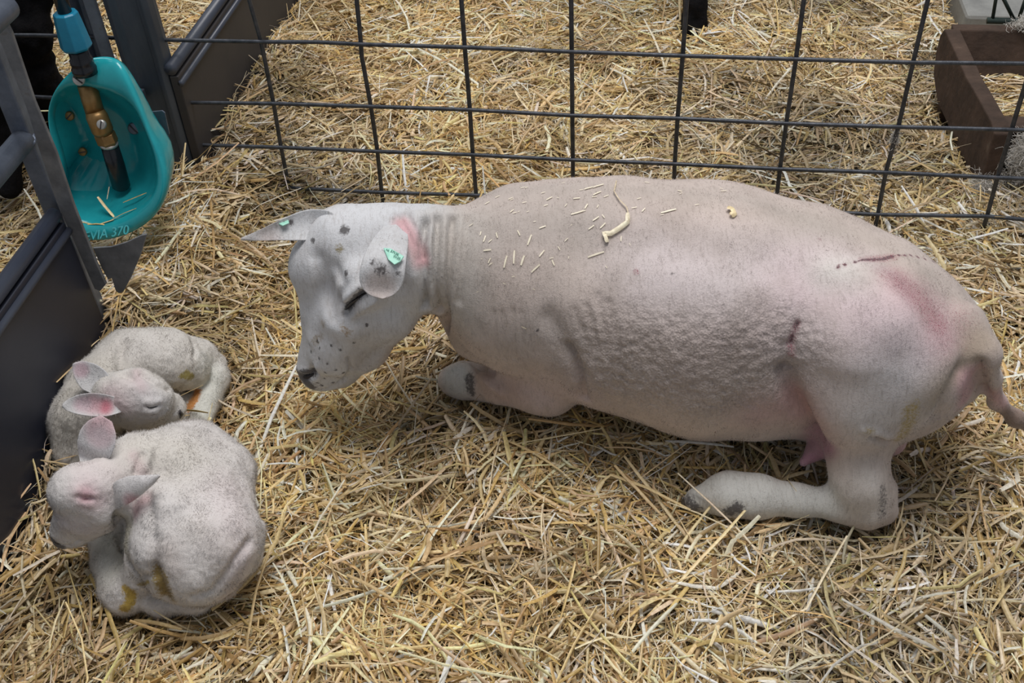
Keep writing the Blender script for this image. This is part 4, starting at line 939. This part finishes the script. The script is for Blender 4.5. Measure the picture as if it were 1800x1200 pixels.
lo = np.array([.995, 0]); okh = (Ph[:, :, 0].min(1) > 1.01)
hay = straw_mesh('hay', Ph[okh], g.uniform(.0015, .004, okh.sum()), g.normal(0, .5, okh.sum()), tints(okh.sum(), g), M['straw']); tag(hay, 'stalky hay left in the timber feed trough', 'hay', kind='stuff')
def wool_tuft(c, r, n_, lab, seed, stretch=(1, 1, 1)):
    gg = np.random.default_rng(seed); P_ = []
    for _ in range(n_*5):
        p = np.array(c)+gg.normal(0, .42, 3)*r*np.array(stretch); d = gg.normal(0, 1, 3); row = []
        for k in range(7):
            row.append(p.copy()); d = d+gg.normal(0, .8, 3); d /= np.linalg.norm(d); p = p+d*r*.15
        P_.append(row)
    P_ = np.array(P_); n2 = len(P_)
    o = straw_mesh('wool_tuft', P_, np.full(n2, .0006), gg.random(n2)*3, np.clip(np.ones((n2, 3))*np.array([.74, .72, .70])*gg.normal(1, .08, n2)[:, None], 0, .85), M['straw']); tag(o, lab, 'wool'); return o
wool_tuft(on_fence(1573, 243, -.004), .012, 130, 'small pinkish wool tuft caught on a crossing of the mesh', 1, (.5, .5, 1.6))
wool_tuft(cn+FD*.10-FN*.02+np.array([0, 0, -.06]), .05, 700, 'dirty white wool caught on the near side of the trough', 2, (1, .35, 1.3))
wool_tuft(cn+FD*.02-FN*.03+np.array([0, 0, -.14]), .035, 350, 'dirty wool wad low beside the trough foot', 4, (1, .5, 1.))
wool_tuft(cf+FD*.18+FN*.01+np.array([0, 0, .012]), .025, 260, 'wool wisp snagged on the far rim of the trough', 3, (1.6, .6, .5))
rack = empty('hay_rack', tuple(cf+FD*.3+FN*.12)); tag(rack, 'dark green barred hay rack behind the far side of the trough', 'hay rack')
rk = cf+FN*.07
def onr(px, py): return on_plane(px, py, rk, FN)
for a, b in (((1757, -40), (1745, 32)), ((1745, -40), (1783, 36)), ((1812, -30), (1790, 36)), ((1795, -40), (1840, 40))):
    MB().tube([onr(*a), onr(*b)], .004, 8).build('rack_bar', M['green_bar'], rack, sm=True)
MB().tube([onr(1735, 36), onr(1900, 40)], .007, 10).build('rack_rail', M['green_bar'], rack, sm=True)
kb = cf+FN*.30+FD*.12
MB().hexa([np.array([*(q[:2]), z_]) for z_ in (-.02, .10) for q in (kb, kb+FD*1.2, kb+FD*1.2+FN*.25, kb+FN*.25)]).build('kerb', M['concrete'], bevel=.01)
tag(bpy.data.objects['kerb'], 'grey concrete kerb beyond the timber trough', 'kerb', kind='structure')

# ------------------------------------------------------------------ the two black sheep in the next pen
def black_sheep(groups, loc, lab, h=.008):
    s_ = Sdf()
    for k, ch, j, wc in groups: (s_.gw if wc else s_.g)(k, ch, j)
    b = Body(s_, h, 1); b.V = b.V+b.N*((vnoise(b.V, 45, 3)-.5)*.012)[:, None]
    r = empty('black_sheep', loc); tag(r, lab, 'sheep', 'black sheep in the next pens'); b.tint[:] = (.01, .01, .01)
    b.build('body', M['blackwool'], r); return r, b
r1, b1 = black_sheep([(.05, [[(-1.36, 1.75, .60, .17), (-1.34, 2.35, .60, .18)]], .05, True),
                      (.03, [[(-1.34, 2.45, .66, .11), (-1.30, 2.75, .80, .08)], [(-1.30, 2.75, .82, .075), (-1.26, 2.92, .74, .045)]], .04, True),
                      (.03, [[(30, -150, .55, 60), (57, -30, .42, 34), (52, 60, .33, 30), (68, 140, .22, 34), (70, 215, .11, 26)]], .05, False),
                      (.02, [[(-90, 60, .42, 70), (-10, 190, .24, 36), (12, 260, .16, 24), (16, 330, .09, 20)]], .05, False),
                      (.02, [[(-1.44, 1.72, .50, .08), (-1.46, 1.72, .10, .025)], [(-1.44, 2.35, .50, .08), (-1.45, 2.36, .10, .025)]], .03, True)], (-1.3, 2.1, 0),
                     'black sheep standing behind the gate rails at the top left corner')
r2, b2 = black_sheep([(.05, [[(.52, 2.95, .60, .16), (.80, 3.45, .60, .17)]], .05, True), (.03, [[(.52, 2.85, .66, .11), (.40, 2.60, .80, .075)], [(.40, 2.60, .82, .07), (.36, 2.44, .76, .045)]], .04, True),
                      (.02, [[(.56, 2.78, .50, .075), (.545, 2.60, .26, .036), (.512, 2.535, .10, .026), (.512, 2.53, .045, .031), (.515, 2.525, .0, .030)], [(.38, 3.0, .50, .07), (.40, 3.05, .20, .03), (.40, 3.05, .0, .03)],
                             [(.92, 3.40, .50, .08), (.95, 3.42, .0, .03)], [(.70, 3.55, .50, .08), (.72, 3.56, .0, .03)]], .04, True)], (.6, 3.1, 0),
                     'black sheep whose single dark leg shows at the top edge, centre right')
hb = MB(); c0 = at(1262, 80, .02); hb.tube([c0+np.array([-.03, .0, .0]), c0, c0+np.array([.022, 0, -.006])], [.014, .018, .008], 10).build('hoof', M['hoof'], r2, sm=True, sub=1)

# ------------------------------------------------------------------ chaff on the ewe's back
CH_ = [(922, 357, 8, .1), (920, 331, 10, .15), (926, 331, 7, 1.2), (857, 358, 10, 1.0), (875, 347, 9, .8), (898, 350, 9, .6), (900, 352, 7, .5), (966, 350, 12, .6), (981, 349, 5, -.5), (1014, 350, 12, .0), (1052, 328, 20, .55), (1035, 332, 16, .45), (1045, 347, 9, 0), (1050, 341, 16, .7), (1066, 346, 9, .6),
       (1031, 364, 13, 1.4), (1051, 364, 8, 1.5), (1015, 375, 22, .25), (1026, 372, 9, .5), (995, 362, 7, 1.3), (1048, 385, 13, .7), (1040, 400, 12, .7), (1061, 381, 9, -1.0), (1060, 397, 13, .9), (905, 375, 7, .2), (900, 372, 9, .9), (912, 373, 4, .6), (928, 373, 5, .4), (829, 396, 8, .1),
       (845, 411, 8, 1.4), (852, 420, 12, 1.3), (874, 414, 11, -1.3), (862, 424, 8, .7), (912, 410, 11, -1.2), (954, 400, 12, .3), (931, 422, 20, 1.2), (857, 440, 14, .0), (904, 452, 24, 1.5), (889, 460, 22, 1.3), (919, 458, 18, 1.2), (953, 446, 14, 1.0), (942, 472, 20, .75), (903, 486, 6, .2),
       (861, 458, 10, 1.2), (863, 464, 8, .6), (983, 437, 8, -1), (996, 422, 8, .9), (970, 454, 7, .2), (973, 462, 12, -1.1), (1000, 453, 5, 1.5), (840, 512, 5, .6), (887, 498, 6, -.3), (922, 575, 10, -.1), (939, 508, 5, -.4), (1123, 350, 8, .6), (1115, 366, 9, .2), (1131, 370, 10, 1.0), (1164, 378, 6, .1),
       (1175, 372, 28, .3), (1195, 337, 9, -1.0), (1197, 341, 6, .7), (1225, 361, 8, .2), (1272, 337, 10, .1), (1268, 333, 6, -1.0), (1137, 322, 8, -.3), (1048, 448, 30, .25), (1092, 420, 10, 1.5), (1107, 430, 5, -1.3), (1066, 470, 6, -1), (990, 313+10, 6, .3), (955, 340, 8, .5), (960, 362, 8, .4), (847, 455, 4, .3), (1022, 335, 7, .2), (940, 390, 5, .3), (1005, 396, 4, .8)]
proto = None
for i, (px, py, ln, an) in enumerate(CH_):
    p, nn = ewe.hit(px, py)
    if p is None: continue
    sc_ = depth_at(px, py, p[2])/F; d = math.cos(an)*AX_R+math.sin(an)*AX_U; d = d-nn*(d@nn); d /= np.linalg.norm(d); q = np.cross(nn, d)
    Lc = ln*sc_; wc = min(Lc*.42, .0048)*(.65 if i % 3 else 1)
    if proto is None or i % 8 == 0:
        u = np.linspace(-.5, .5, 5); path = np.stack([u, .03*np.sin(u*3+i), .02*np.cos(u*6+i)], 1)
        o = MB(); V_ = []; 
        for k, (a_, b_, c_) in enumerate(path):
            w_ = .10*(1-.25*abs(u[k])*2)
            V_ += [(a_, b_-w_, c_), (a_, b_+w_, c_+.03), (a_, b_+w_, c_-.03), (a_, b_-w_, c_-.03)]
        proto = o.loft([V_[4*k:4*k+4] for k in range(5)], cap0=True, cap1=True).build('chaff_flake', M['straw']); 
        me = proto.data; me.attributes.new('tint', 'FLOAT_COLOR', 'POINT').data.foreach_set('color', np.tile(np.array([.90, .83, .68, 1.]), len(me.vertices)).astype(np.float32)); o = proto
    else: o = proto.copy(); COL.objects.link(o)
    mw = Matrix([[d[k], q[k], nn[k], 0] for k in range(3)]+[[0, 0, 0, 1]]) ; hgt = p+nn*.0018
    o.matrix_world = Matrix.Translation(Vector(hgt)) @ mw @ Matrix.Diagonal((Lc, min(wc/.26*1.0, Lc), Lc*.5, 1))
    tag(o, 'tiny pale straw flake lying on the ewe between her neck and mid-back', 'straw', 'chaff flakes on the ewe')
def surf_strip(pix, wd, lab, tint, name='straw_strip'):
    A = []
    for a, b in zip(pix[:-1], pix[1:]):
        for k in range(3): A.append((a[0]+(b[0]-a[0])*k/3, a[1]+(b[1]-a[1])*k/3))
    A.append(pix[-1]); pts = []
    for a, b in A:
        p, nn = ewe.hit(a, b); pts.append(p+nn*.004)
    o = straw_mesh(name, np.array(pts)[None], np.array([wd]), np.array([0.5]), np.array([tint]), M['straw']); tag(o, lab, 'straw'); return o
surf_strip([(1104, 378), (1103, 392), (1090, 402), (1074, 412), (1062, 412), (1066, 420), (1068, 428)], .0075, 'long curled pale straw ribbon lying on the middle of the ewe', (.80, .72, .56))
surf_strip([(1084, 322), (1080, 340), (1090, 356), (1102, 368), (1105, 380)], .0022, 'thin wavy straw thread above the curled ribbon on the ewe', (.62, .52, .38))
o_ = surf_strip([(1278, 370), (1286, 372), (1290, 378), (1284, 383)], .009, 'crumpled tan straw crumb alone on top of the back, right of mid-body', (.80, .66, .42), 'straw_crumb')
